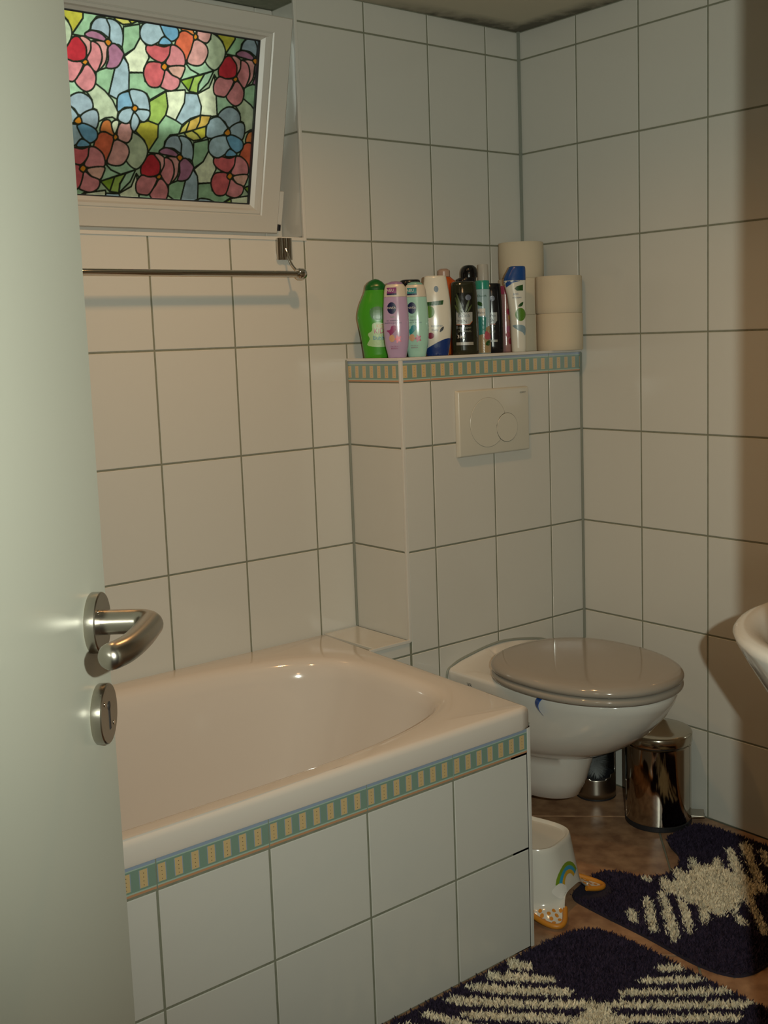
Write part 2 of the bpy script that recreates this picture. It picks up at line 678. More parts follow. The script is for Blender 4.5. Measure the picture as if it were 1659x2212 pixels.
# ---------------------------------------------------------------- boxed-in cistern with ledge
BD, BX, BZ = -0.2079, -0.6205, 1.178
cist = struct('cistern_boxing', (BX + 0.0015, BD + 0.0015, 0), (0, 0, BZ - 0.0015), GROUT,
              'low tiled wall boxing behind the toilet, its top a narrow ledge')
bcols = [-0.1248 - 0.202 * k for k in range(3)]
brow = [0.0] + [r for r in ROWS[::-1] if r < 1.0] + [1.122]
tiles(cist, (0, BD, 0), (1, 0, 0), (0, 0, 1), [BX + 0.005] + bcols + [-0.003], brow)
tiles(cist, (BX, 0, 0), (0, -1, 0), (0, 0, 1), [0.003, 0.2025], brow, holes=[(0, 0.22, 0, 0.505)])
border(cist, (0, BD, 0), (1, 0, 0), [BX + 0.006] + bcols + [-0.002], 1.122, 1.1725)
border(cist, (BX, 0, 0), (0, -1, 0), [0.003, 0.2025], 1.122, 1.1725, 0.012)
tiles(cist, (0, 0, BZ), (1, 0, 0), (0, 1, 0), [BX + 0.005] + bcols + [-0.003], [-0.2035, -0.003])
box('edge_profile', (BX - 0.002, BD - 0.002, 0.505), (BX + 0.006, BD + 0.006, 1.172), TRIM, cist, 0.001)
box('edge_profile', (BX - 0.002, BD - 0.0025, 1.172), (-0.001, BD + 0.005, BZ + 0.001), TRIM, cist, 0.001)
box('edge_profile', (BX - 0.0025, BD + 0.005, 1.172), (BX + 0.005, -0.002, BZ + 0.001), TRIM, cist, 0.001)
box('silicone_joint', (-0.005, BD - 0.004, 0), (0.0, BD + 0.002, 1.17), SILI, cist)
box('silicone_joint', (BX - 0.004, -0.005, 0.51), (BX + 0.002, 0.0, 1.175), SILI, cist)

# little tiled shelf between the bath and the boxing
shf = struct('tub_end_shelf', (-0.745, BD + 0.002, 0.0), (BX + 0.0015, 0.0, 0.503), GROUT)
shf['label'] = 'small tiled shelf between the bath rim and the cistern boxing'
tiles(shf, (0, 0, 0.5095), (1, 0, 0), (0, 1, 0), [-0.728, BX - 0.002], [-0.2065, -0.004])
tiles(shf, (0, BD, 0), (1, 0, 0), (0, 0, 1), [-0.744, BX + 0.002], [0.0, 0.2258, 0.4731, 0.5085])
box('edge_profile', (-0.742, BD - 0.003, 0.5035), (BX, BD + 0.004, 0.511), TRIM, shf, 0.001)

# ---------------------------------------------------------------- bath apron
AX, AY = -0.7512, -0.7281
ap = bmesh.new()
bm_box(ap, (XL, AY + 0.0015, 0), (AX - 0.0015, AY + 0.05, 0.466))
bm_box(ap, (AX - 0.05, AY + 0.0015, 0), (AX - 0.0015, BD + 0.01, 0.466))
apron = from_bm('bath_apron', ap, GROUT)
tag(apron, 'white tiled apron in front of the bathtub with a teal striped border', kind='structure')
acols = [AX - 0.202 * k for k in range(1, 9)]
tiles(apron, (0, AY, 0), (1, 0, 0), (0, 0, 1), [XL] + acols[::-1] + [AX - 0.006], [0.0, 0.2094, 0.4057], jitter=0.0005)
tiles(apron, (AX, 0, 0), (0, 1, 0), (0, 0, 1), [AY + 0.006, -0.53, -0.33, BD - 0.003], [0.0, 0.2094, 0.4057, 0.4625])
border(apron, (0, AY, 0), (1, 0, 0), [XL] + acols[::-1] + [AX - 0.006], 0.4075, 0.4575)
box('edge_profile', (AX - 0.006, AY - 0.001, 0), (AX + 0.002, AY + 0.006, 0.463), TRIM, apron, 0.001)
box('silicone_joint', (XL, AY - 0.001, 0.4585), (AX, AY + 0.004, 0.468), SILI, apron)

# ================================================================ WINDOW
win = bpy.data.objects.new('window_1', None)
link(win)
tag(win, 'small white plastic window tilted inwards, its pane covered with flowered film', kind='structure')
# fixed frame in the niche
bm = bmesh.new()
for lo, hi in (((WX0 + 0.002, 0.087, WZ0 + 0.002), (WX0 + 0.05, 0.15, WZ1 - 0.002)), ((WX1 - 0.05, 0.087, WZ0 + 0.002), (WX1 - 0.002, 0.15, WZ1 - 0.002)),
               ((WX0 + 0.05, 0.087, WZ0 + 0.002), (WX1 - 0.05, 0.15, WZ0 + 0.05)), ((WX0 + 0.05, 0.087, WZ1 - 0.05), (WX1 - 0.05, 0.15, WZ1 - 0.002))):
    bm_box(bm, lo, hi, 0.003)
from_bm('window_frame', bm, PLAS, win)
SASH = Matrix.Translation((-0.76, 0.065, 1.480)) @ Matrix((Vector((1, 0, 0)), Vector((0, -0.2236, 0.9747)), Vector((0, -0.9747, -0.2236)))).transposed().to_4x4()
SW, SH = 0.765, 0.478                 # sash size; local u from -SW to 0, v from 0 to SH, w towards the room
sash = bpy.data.objects.new('sash', None)
link(sash, win)
sash.matrix_world = SASH


def profile_bar(name, p_out0, p_out1, p_in0, p_in1, m):
    """one mitred sash bar: cross-section runs from the outer edge to the glass"""
    sec = [(0.0, -0.055), (0.0, -0.003), (0.04, 0.0), (0.62, 0.0), (0.66, -0.002), (0.70, 0.0), (0.80, -0.001), (0.86, -0.006), (0.98, -0.011), (1.0, -0.016), (1.0, -0.055)]
    r0 = [tuple(Vector(p_out0).lerp(Vector(p_in0), s) + Vector((0, 0, z))) for s, z in sec]
    r1 = [tuple(Vector(p_out1).lerp(Vector(p_in1), s) + Vector((0, 0, z))) for s, z in sec]
    n = len(sec)
    fs = [(i, i + 1, n + i + 1, n + i) for i in range(n - 1)] + [tuple(range(n)), tuple(reversed(range(n, 2 * n))), (n - 1, 0, n, 2 * n - 1)]
    bm = bmesh.new()
    bv = [bm.verts.new(v) for v in r0 + r1]
    for f in fs:
        bm.faces.new([bv[i] for i in f])
    o = from_bm(name, bm, m, sash)
    return o


FB, FT, FS = 0.064, 0.056, 0.077      # visible widths of the bars
oc = [(-SW, 0, 0), (0, 0, 0), (0, SH, 0), (-SW, SH, 0)]
ic = [(-SW + FS, FB, 0), (-FS, FB, 0), (-FS, SH - FT, 0), (-SW + FS, SH - FT, 0)]
for k in range(4):
    k2 = (k + 1) % 4
    profile_bar('sash_bar', oc[k], oc[k2], ic[k], ic[k2], PLAS)
GLA = bpy.data.materials.new('window_glass')
GLA.use_nodes = True
nt = GLA.node_tree
for n_ in list(nt.nodes):
    nt.nodes.remove(n_)
out = nt.nodes.new('ShaderNodeOutputMaterial')
mixs = nt.nodes.new('ShaderNodeMixShader')
tr = nt.nodes.new('ShaderNodeBsdfTransparent')
gl = nt.nodes.new('ShaderNodeBsdfGlossy')
fr = nt.nodes.new('ShaderNodeFresnel')
gl.inputs['Roughness'].default_value = 0.02
fr.inputs[0].default_value = 1.45
nt.links.new(fr.outputs[0], mixs.inputs[0])
nt.links.new(tr.outputs[0], mixs.inputs[1])
nt.links.new(gl.outputs[0], mixs.inputs[2])
nt.links.new(mixs.outputs[0], out.inputs[0])
g = box('glass_pane', (-SW + FS - 0.004, FB - 0.004, -0.030), (-FS + 0.004, SH - FT + 0.004, -0.018), GLA, sash)
box('rubber_gasket', (-SW + FS, SH - FT - 0.0025, -0.0165), (-FS, SH - FT, -0.010), BLACK, sash)
box('rubber_gasket', (-SW + FS, FB, -0.0165), (-FS, FB + 0.0018, -0.012), BLACK, sash)
box('rubber_gasket', (-FS - 0.003, FB, -0.0165), (-FS, SH - FT, -0.010), BLACK, sash)

# flowered film: a fine grid whose vertex colours carry the print
FILM = [(False,[(-532,412),(-511,423),(-491,415),(-511,378),(-517,396),(-530,409)],'oliv'),(False,[(-511,378),(-490,415),(-460,416),(-473,400),(-474,389),(-484,382),(-487,376),(-499,373)],'green'),(False,[(-403,406),(-367,416),(-365,390),(-377,367),(-400,351),(-405,367),(-403,388)],'green'),(False,[(-365,390),(-351,377),(-343,353),(-354,330),(-354,322),(-387,319),(-390,335),(-399,349),(-377,367)],'cream'),(False,[(-401,348),(-390,335),(-386,314),(-386,284),(-399,278),(-410,262),(-431,270),(-419,324)],'pblue'),(False,[(-460,313),(-438,322),(-419,324),(-431,270),(-461,289),(-460,299)],'green'),(False,[(-461,289),(-440,277),(-422,260),(-409,238),(-411,221),(-421,226),(-437,223),(-452,214),(-456,237),(-467,241),(-467,256),(-476,267),(-481,271)],'pale'),(False,[(-387,318),(-354,322),(-350,305),(-327,295),(-313,300),(-300,292),(-337,269),(-345,281),(-370,286),(-386,284)],'green'),(False,[(-300,290),(-294,260),(-299,241),(-315,220),(-339,226),(-336,244),(-338,266)],'lime'),(False,[(-315,220),(-315,194),(-337,161),(-346,185),(-369,202),(-358,221),(-339,226)],'yell'),(False,[(-299,241),(-276,236),(-258,225),(-265,205),(-286,201),(-298,186),(-299,176),(-312,160),(-337,161),(-315,194),(-315,220)],'green'),(False,[(-367,202),(-346,185),(-339,166),(-344,140),(-364,124),(-382,137),(-393,140),(-384,156),(-386,177),(-378,198)],'pale'),(False,[(-300,290),(-279,294),(-255,298),(-253,290),(-255,271),(-274,233),(-298,241),(-294,260)],'cream'),(False,[(-254,292),(-224,293),(-213,268),(-214,249),(-238,240),(-258,225),(-274,233),(-255,271)],'pblue'),(False,[(-224,293),(-196,309),(-185,337),(-178,298),(-172,252),(-186,249),(-214,249),(-213,268)],'cream'),(False,[(-185,337),(-152,301),(-130,276),(-158,267),(-172,252),(-178,298)],'pgreen'),(False,[(-258,354),(-244,341),(-221,333),(-267,316),(-260,341)],'pgreen'),(False,[(-258,354),(-233,350),(-209,361),(-187,345),(-221,333),(-244,341)],'pgreen'),(False,[(-267,316),(-235,327),(-245,296)],'lime2'),(False,[(-235,327),(-209,336),(-223,313),(-224,294),(-245,296)],'lime'),(False,[(-209,336),(-187,345),(-199,319),(-224,294),(-222,313)],'pgreen'),(True,[(-474,391),(-470,406),(-458,416),(-440,416),(-433,401),(-433,381),(-451,389),(-466,390)],'gblue'),(True,[(-440,416),(-423,416),(-409,406),(-403,388),(-405,367),(-412,370),(-428,370),(-433,381),(-433,401)],'pblue'),(True,[(-527,348),(-512,371),(-497,373),(-483,357),(-483,336),(-496,328),(-516,326),(-527,331)],'red'),(True,[(-497,373),(-487,376),(-472,367),(-473,352),(-481,335),(-483,357)],'rose'),(True,[(-470,370),(-437,372),(-437,357),(-440,332),(-457,313),(-449,331),(-448,346),(-455,363)],'rose'),(True,[(-472,369),(-455,363),(-448,343),(-452,325),(-461,311),(-478,328),(-481,335),(-473,352)],'pink'),(True,[(-483,323),(-471,319),(-460,302),(-464,281),(-479,271),(-495,277),(-505,290),(-492,308)],'pink'),(True,[(-526,328),(-509,326),(-489,327),(-491,314),(-505,290),(-518,287),(-535,291),(-538,311)],'pink'),(True,[(-486,382),(-471,390),(-451,386),(-438,376),(-442,372),(-464,374),(-481,376)],'mauve'),(True,[(-435,363),(-421,371),(-403,358),(-401,349),(-414,326),(-438,322),(-434,339)],'mauve'),(True,[(-200,422),(-176,412),(-161,391),(-165,368),(-185,346),(-209,361),(-205,383),(-211,396),(-199,409)],'pale'),(True,[(-349,377),(-332,381),(-310,379),(-293,384),(-296,365),(-308,349),(-319,347),(-338,354),(-350,365)],'red2'),(True,[(-275,411),(-260,418),(-243,414),(-240,403),(-246,377),(-258,354),(-261,369),(-277,383),(-284,388)],'orred'),(True,[(-293,384),(-277,383),(-261,369),(-260,346),(-293,342),(-304,348),(-296,365)],'pink'),(True,[(-297,340),(-260,346),(-261,331),(-269,319),(-287,325)],'prose'),(True,[(-304,333),(-288,325),(-269,318),(-272,301),(-289,292),(-309,296),(-313,302)],'pink'),(True,[(-344,344),(-319,347),(-311,341),(-305,332),(-313,302),(-327,295),(-342,298),(-353,315),(-353,330)],'red2'),(True,[(-271,418),(-265,438),(-250,441),(-240,422),(-241,411),(-258,417)],'orange'),(True,[(-239,415),(-246,434),(-237,443),(-229,440),(-233,423)],'cream'),(True,[(-232,408),(-229,433),(-214,443),(-201,436),(-198,421),(-202,405),(-212,399)],'rose'),(True,[(-238,402),(-221,401),(-207,392),(-204,376),(-215,356),(-233,350),(-253,356),(-245,381)],'rose'),(True,[(-412,255),(-409,271),(-395,279),(-384,278),(-376,252),(-394,248),(-409,238)],'blue'),(True,[(-385,283),(-363,286),(-345,279),(-337,256),(-340,246),(-365,249),(-375,256)],'pblue'),(True,[(-409,224),(-401,242),(-378,249),(-374,240),(-382,220),(-394,216)],'pblue'),(True,[(-370,240),(-363,247),(-338,247),(-337,234),(-348,223),(-359,226)],'pblue'),(True,[(-379,224),(-372,240),(-359,224),(-369,202),(-378,208)],'pblue'),(True,[(-170,251),(-158,267),(-138,274),(-117,264),(-113,244),(-139,229),(-152,241)],'gblue'),(True,[(-198,214),(-193,239),(-170,250),(-152,238),(-143,225),(-152,214),(-181,203),(-195,204)],'pblue'),(True,[(-137,230),(-115,243),(-101,239),(-99,218),(-108,204),(-136,215)],'gblue'),(True,[(-190,184),(-181,203),(-148,211),(-138,195),(-135,181),(-162,162),(-183,168)],'pblue'),(True,[(-145,209),(-130,214),(-104,204),(-101,187),(-116,176),(-132,185),(-141,198)],'blue2'),(True,[(-146,167),(-135,183),(-116,174),(-122,168)],'blue2'),(False,[(-265,205),(-258,220),(-244,234),(-240,233),(-248,211)],'yell2'),(False,[(-240,236),(-214,249),(-215,235),(-223,218),(-248,211),(-241,230)],'ochre'),(False,[(-213,249),(-188,250),(-193,234),(-199,227),(-223,219),(-215,235)],'ochre'),(False,[(-199,227),(-198,204),(-209,198),(-219,208),(-233,215),(-223,219)],'yell'),(False,[(-233,215),(-219,208),(-209,198),(-228,194),(-244,200),(-252,208)],'yell2'),(True,[(-436,378),(-428,372),(-435,364),(-443,372)],'core'),(True,[(-484,333),(-478,329),(-483,322),(-491,326)],'core'),(True,[(-307,347),(-299,341),(-305,332),(-314,338)],'core'),(True,[(-237,415),(-230,409),(-236,402),(-241,407)],'core'),(True,[(-372,255),(-364,250),(-370,242),(-378,247)],'core'),(True,[(-141,227),(-135,216),(-144,211),(-152,217)],'core')]
FC = dict(oliv='8a8438', green='98bb96', cream='dfe3c4', pblue='a3b8c2', pale='b9c4a6', lime='9db75c', lime2='84a337', yell='b9b043',
          yell2='c4bc62', ochre='c9a652', pgreen='a8c8a8', gblue='9aabb6', red='b8323c', red2='cc6468', pink='d3868a', rose='d59c96',
          prose='d8a898', mauve='a8728c', orred='d2684a', orange='cc7a44', blue='7ea6c0', blue2='6f9fbd', core='cf8428')
gu0, gu1, gv0, gv1 = -SW + FS + 0.001, -FS - 0.003, FB + 0.001, SH - FT - 0.001
NU, NV = 600, 350
uu = np.linspace(gu0, gu1, NU)
vv = np.linspace(gv0, gv1, NV)
IMG = np.zeros((NV, NU, 3))
IMG[:] = lin('a9bd9c')


def inside(px, py, poly):
    r = np.zeros(px.shape, bool)
    n = len(poly)
    for i in range(n):
        x0, y0 = poly[i - 1]
        x1, y1 = poly[i]
        if y0 == y1:
            continue
        c = ((y0 > py) != (y1 > py)) & (px < (x1 - x0) * (py - y0) / (y1 - y0) + x0)
        r ^= c
    return r


def paint(poly, color, line=0.0019, lcol=(0.018, 0.024, 0.016), img=IMG, xs=uu, ys=vv):
    P = np.array(poly)
    m0, m1 = P.min(0) - 0.004, P.max(0) + 0.004
    i0, i1 = np.searchsorted(xs, m0[0]), np.searchsorted(xs, m1[0])
    j0, j1 = np.searchsorted(ys, m0[1]), np.searchsorted(ys, m1[1])
    if i1 <= i0 or j1 <= j0:
        return
    X, Y = np.meshgrid(xs[i0:i1], ys[j0:j1])
    sub = img[j0:j1, i0:i1]
    ins = inside(X, Y, poly)
    sub[ins] = color
    if line:
        d = np.full(X.shape, 1.0)
        for k in range(len(poly)):
            ax, ay = poly[k - 1]
            bx, by = poly[k]
            L = (bx - ax) ** 2 + (by - ay) ** 2 + 1e-12
            t = np.clip(((X - ax) * (bx - ax) + (Y - ay) * (by - ay)) / L, 0, 1)
            d = np.minimum(d, np.hypot(X - ax - t * (bx - ax), Y - ay - t * (by - ay)))
        w_ = np.clip((line - d) / 0.0007 + 0.5, 0, 1)[..., None]
        sub[:] = sub * (1 - w_) + np.array(lcol) * w_


for smooth, pts, c in FILM:
    for i in range(-2, 3):
        for j in range(-2, 3):
            P = [((x + 353 * i + 176 * j) / 1000, (y + 6 * i - 216 * j) / 1000) for x, y in pts]
            xs_, ys_ = [p[0] for p in P], [p[1] for p in P]
            if max(xs_) < gu0 or min(xs_) > gu1 or max(ys_) < gv0 or min(ys_) > gv1:
                continue
            if smooth:
                P = [(v.x, v.y) for v in catmull([(x, y, 0) for x, y in P], 4, True)]
            paint(P, lin(FC[c]))
gx, gy = np.meshgrid(uu, vv)
co = np.stack([gx, gy, np.full_like(gx, -0.0165)], -1).reshape(-1, 3)
idx = np.arange(NU * NV).reshape(NV, NU)
qd = np.stack([idx[:-1, :-1], idx[:-1, 1:], idx[1:, 1:], idx[1:, :-1]], -1).reshape(-1, 4)


def grid_mesh(name, co, qd, rgb):
    me = bpy.data.meshes.new(name)
    me.vertices.add(len(co))
    me.vertices.foreach_set('co', co.astype(np.float32).ravel())
    k = qd.shape[1]
    me.loops.add(qd.size)
    me.loops.foreach_set('vertex_index', qd.astype(np.int32).ravel())
    me.polygons.add(len(qd))
    me.polygons.foreach_set('loop_start', np.arange(0, qd.size, k, dtype=np.int32))
    me.polygons.foreach_set('loop_total', np.full(len(qd), k, dtype=np.int32))
    me.update(calc_edges=True)
    at = me.color_attributes.new('print', 'FLOAT_COLOR', 'POINT')
    at.data.foreach_set('color', np.concatenate([rgb, np.ones((len(rgb), 1))], 1).astype(np.float32).ravel())
    return me


me = grid_mesh('flower_film', co, qd, IMG.reshape(-1, 3))
FM = bpy.data.materials.new('printed_window_film')
FM.use_nodes = True
nt = FM.node_tree
for n_ in list(nt.nodes):
    nt.nodes.remove(n_)
out = nt.nodes.new('ShaderNodeOutputMaterial')
vc = nt.nodes.new('ShaderNodeVertexColor')
vc.layer_name = 'print'
tl = nt.nodes.new('ShaderNodeBsdfTranslucent')
df = nt.nodes.new('ShaderNodeBsdfDiffuse')
rf = nt.nodes.new('ShaderNodeBsdfRefraction')
rf.inputs['IOR'].default_value = 1.14
rf.inputs['Roughness'].default_value = 0.40
gl = nt.nodes.new('ShaderNodeBsdfGlossy')
gl.inputs['Roughness'].default_value = 0.12
tc = nt.nodes.new('ShaderNodeTexCoord')
nz = nt.nodes.new('ShaderNodeTexNoise')
nz.inputs['Scale'].default_value = 55
nz.inputs['Detail'].default_value = 5
nt.links.new(tc.outputs['Object'], nz.inputs['Vector'])
mr = nt.nodes.new('ShaderNodeMapRange')
mr.inputs[1].default_value = 0.3
mr.inputs[2].default_value = 0.7
mr.inputs[3].default_value = 0.72
mr.inputs[4].default_value = 1.15
nt.links.new(nz.outputs[0], mr.inputs[0])
ml = nt.nodes.new('ShaderNodeVectorMath')
ml.operation = 'SCALE'
nt.links.new(vc.outputs[0], ml.inputs[0])
nt.links.new(mr.outputs[0], ml.inputs['Scale'])
for n_ in (tl, df, rf):
    nt.links.new(ml.outputs[0], n_.inputs['Color'])
m1, m2, m3 = (nt.nodes.new('ShaderNodeMixShader') for _ in range(3))
m1.inputs[0].default_value = 0.72
nt.links.new(tl.outputs[0], m1.inputs[1])
nt.links.new(rf.outputs[0], m1.inputs[2])
m2.inputs[0].default_value = 0.22
nt.links.new(m1.outputs[0], m2.inputs[1])
nt.links.new(df.outputs[0], m2.inputs[2])
m3.inputs[0].default_value = 0.04
nt.links.new(m2.outputs[0], m3.inputs[1])
nt.links.new(gl.outputs[0], m3.inputs[2])
nt.links.new(m3.outputs[0], out.inputs[0])
me.materials.append(FM)
film = bpy.data.objects.new('flower_film', me)
link(film, sash)
film['label'] = 'translucent window film printed with red, pink and blue flowers in black outlines'
# tilt stay and hinge at the sash's lower right edge
box('hinge_cover', (0.0005, 0.022, -0.030), (0.012, 0.098, -0.004), PLAS, sash, 0.001)
bm = bmesh.new()
for k in range(3):
    bm_box(bm, (0.000 + 0.0045 * k, 0.006, -0.022), (0.0025 + 0.0045 * k, 0.020, -0.006), 0.0005)
from_bm('hinge', bm, BLACK, sash)

# outside: unseen grey shaft open to the sky, walls added to dim the film
CONC = mat('grey_concrete', (0.30, 0.31, 0.28), 0.9)
bm = bmesh.new()
bm_box(bm, (-2.5, 0.30, 1.2), (-0.2, 0.95, 1.30))
bm_box(bm, (-2.5, 0.85, 1.30), (-0.2, 0.95, 1.86))
bm_box(bm, (-0.54, 0.302, 1.30), (-0.44, 0.85, 2.3))  # added side block, darkens the film's right part
gr = from_bm('shaft_light_block', bm, CONC)
gr['kind'] = 'structure'

# ================================================================ DOOR LEAF
DL = root('door_1', (-2.339, -1.862, 0), 0, None, None)
del_keys = [k for k in ('label', 'category') if k in DL]
DL['kind'] = 'structure'
DL['label'] = 'open cream painted door in the left foreground with a steel lever handle'
da = math.atan2(0.766, 0.643)          # direction from hinge to free edge
DL.rotation_euler = (0, 0, da)
# local x along the leaf, local -y the face that looks into the picture
LW = 0.742
leaf = box('door_leaf', (0, 0, 0.008), (LW, 0.039, 1.955), DOORM, DL, 0.0012)
hx, hz = LW - 0.047, 0.992
for nm, z_, in (('handle_rose', hz), ('key_rose', hz - 0.0815)):
    r_ = lathe(nm, [(0.026, 0.0), (0.0265, 0.001), (0.0265, 0.0085), (0.0255, 0.0095), (0.001, 0.0095)], STEEL, DL, 48)
    r_.matrix_parent_inverse = Matrix.Identity(4)
    r_.location = (hx, 0, z_)
    r_.rotation_euler = (PI / 2, 0, 0)
    for sg in (-1, 1):
        sc = lathe('screw', [(0.0022, 0.0094), (0.0022, 0.0100), (0.0005, 0.0100)], STEELP, r_, 12, c=(0.017 * sg * 0.7, -0.017 * 0.7 * sg))
    if nm == 'key_rose':
        kb = bmesh.new()
        bm_box(kb, (-0.0022, -0.014, 0.009), (0.0022, 0.006, 0.0098))
        from_bm('keyhole', kb, BLACK, r_)
        lathe('keyhole', [(0.004, 0.009), (0.004, 0.0098), (0.0002, 0.0098)], BLACK, r_, 16, c=(0, 0.007))
path = [(hx, -0.006, hz), (hx, -0.03, hz), (hx, -0.036, hz)]
for k in range(1, 8):
    a = k / 7 * PI / 2
    path.append((hx - 0.017 * (1 - math.cos(a)), -0.037 - 0.017 * math.sin(a), hz))
path += [(hx - 0.045, -0.055, hz), (hx - 0.075, -0.054, hz), (hx - 0.095, -0.051, hz), (hx - 0.108, -0.046, hz)]
path = catmull(path, 3)
rad = [0.0108] * len(path)
path.append(path[-1] + Vector((-0.004, 0.0018, 0)))
rad.append(0.0102)
path.append(path[-1] + Vector((-0.003, 0.0016, 0)))
rad.append(0.008)
path.append(path[-1] + Vector((-0.0015, 0.0008, 0)))
rad.append(0.004)
tube('lever_handle', path, rad, STEEL, DL, 24)

# ================================================================ BATHTUB
tub = root('bathtub', (-1.59, -0.375, 0), 0, 'cream enamelled bathtub set into the tiled corner', 'bathtub')
ZT = 0.509
NB = 160
op = [(p[0], p[1]) for p in sring(0, -0.008, 0.785, 0.325, 0, NB, 3.6)]
poly = [(-0.83, -0.372), (0.824, -0.372), (0.867, 0.373), (-0.83, 0.373)]


def raypoly(dx, dy, poly, ox=0.0, oy=0.0):
    best = None
    for k in range(4):
        ax, ay = poly[k - 1]
        bx, by = poly[k]
        ex, ey = bx - ax, by - ay
        den = dx * ey - dy * ex
        if abs(den) < 1e-9:
            continue
        t = ((ax - ox) * ey - (ay - oy) * ex) / den
        s_ = ((ax - ox) * dy - (ay - oy) * dx) / den
        if t > 0 and -1e-6 <= s_ <= 1 + 1e-6 and (best is None or t < best):
            best = t
    return best


outer = []
for x, y in op:
    t_ = raypoly(x, y, poly)
    outer.append((x * t_, y * t_))
for cx, cy in poly:   # snap the nearest sample to each corner
    k = min(range(NB), key=lambda i: (outer[i][0] - cx) ** 2 + (outer[i][1] - cy) ** 2)
    outer[k] = (cx * 0.9965, cy * 0.9925)


def offs(ring, d):
    """move a closed ring inwards by d"""
    n = len(ring)
    out = []
    for i in range(n):
        a, b = ring[i - 2], ring[(i + 2) % n]
        tx, ty = b[0] - a[0], b[1] - a[1]
        L = math.hypot(tx, ty) or 1
        out.append((ring[i][0] - ty / L * d, ring[i][1] + tx / L * d))
    return out


rings = []
for d, z in ((0.012, ZT - 0.044), (0.001, ZT - 0.044), (0.0, ZT - 0.040), (0.0, ZT - 0.012), (0.0015, ZT - 0.006), (0.005, ZT - 0.0015), (0.010, ZT)):
    rings.append([(x, y, z) for x, y in offs(outer, d)])
for d, z in ((-0.035, ZT), (-0.012, ZT - 0.0008), (0.0, ZT - 0.003), (0.010, ZT - 0.009), (0.018, ZT - 0.020), (0.024, ZT - 0.045)):
    rings.append([(x, y, z) for x, y in offs(op, d)])
base = offs(op, 0.024)


def basin(sx, sy, z, shift):
    return [(x * sx + shift, y * sy, z) for x, y in base]


for sx, sy, z, sh_ in ((0.985, 0.975, 0.40, -0.005), (0.955, 0.945, 0.30, -0.02), (0.92, 0.90, 0.20, -0.035), (0.88, 0.84, 0.14, -0.05),
                       (0.80, 0.74, 0.105, -0.06), (0.6, 0.5, 0.098, -0.06), (0.2, 0.15, 0.096, -0.06)):
    rings.append(basin(sx, sy, z, sh_))
loft('tub_shell', rings, ENAM, tub, cap0=False, cap1=True, angle=70)
lathe('drain', [(0.030, 0.100), (0.030, 0.104), (0.022, 0.105), (0.002, 0.103)], CHRO, tub, c=(-0.45, 0))

# ================================================================ TOILET
wc = root('toilet', (-0.325, BD, 0), 0, 'white wall-hung toilet with a closed grey seat and lid', 'toilet')
WH = 0.178


def dring(wd, yf, z, n=64, yb=0.0, ym=None, e=2.1, arch=0.0, back=None):
    """plan outline: straight back at the wall, rounded front at yf"""
    ym = ym if ym is not None else yf * 0.45
    pts = []
    nb = n // 4
    back = back or wd
    for i in range(nb):                      # along the back, left to right
        pts.append((-back + 2 * back * i / nb, yb))
    ns = n // 8
    for i in range(ns):
        t = i / ns
        pts.append((back + (wd - back) * min(1, t * 1.3), yb + (ym - yb) * t))
    nf = n - nb - 2 * ns
    for i in range(nf):
        t = PI * i / nf
        c, s = math.cos(t), math.sin(t)
        pts.append((wd * math.copysign(abs(c) ** (2 / e), c), ym + (yf - ym) * abs(s) ** (2 / e)))
    for i in range(ns):
        t = i / ns
        pts.append((-wd + (wd - back) * max(0, t * 1.3 - 0.3), ym + (yb - ym) * t))
    out = []
    for x, y in pts:
        zz = z
        if arch:
            k = max(0.0, 1 + y / 0.07)
            zz = z + arch * max(0.0, 1 - (x / WH) ** 2) * k * k
        out.append((x, y, zz))
    return out


ZW = 0.413
rings = [dring(0.02, -0.16, 0.098, yb=-0.02), dring(0.050, -0.215, 0.094, yb=0), dring(0.075, -0.250, 0.108), dring(0.088, -0.270, 0.15), dring(0.100, -0.285, 0.20),
         dring(0.104, -0.290, 0.222), dring(0.112, -0.305, 0.226), dring(0.128, -0.345, 0.240), dring(0.150, -0.40, 0.268), dring(0.164, -0.455, 0.31),
         dring(0.171, -0.492, 0.35), dring(0.176, -0.515, 0.385), dring(WH, -0.522, 0.402), dring(0.1765, -0.520, 0.409, arch=0.028), dring(0.172, -0.514, ZW, arch=0.03),
         dring(0.13, -0.46, ZW, yb=-0.001, arch=0.03), dring(0.06, -0.3, ZW, yb=-0.002, arch=0.03)]
bowl = loft('bowl', rings, CERA, wc, angle=60)
# crease where the carcass meets the bowl
tube('silicone_joint', catmull([(-WH - 0.004, 0.0, 0.33), (-WH - 0.004, 0.0, 0.40), (-WH + 0.012, 0.0, 0.417), (-0.12, 0, 0.431), (0, 0, 0.446), (0.12, 0, 0.431), (WH, 0, 0.415)], 5), 0.0035, SILI, wc, 8)


def egg(a, y0, y1, z, n=72, e=2.25):
    """seat outline, flatter at the hinge end"""
    out = []
    ym = y0 + (y1 - y0) * 0.47
    for i in range(n):
        t = 2 * PI * i / n
        c, s = math.cos(t), math.sin(t)
        x = a * math.copysign(abs(c) ** (2 / e), c)
        if s > 0:
            y = ym + (y0 - ym) * abs(s) ** (2 / 2.6)
        else:
            y = ym + (y1 - ym) * abs(s) ** (2 / 2.05)
        out.append((x - 0.014, y, z))
    return out


SY0, SY1, SA = -0.078, -0.538, 0.190


def stack(lv, h0=0.0):
    return [egg(SA - i, SY0 - i, SY1 + i, z) for i, z in lv]


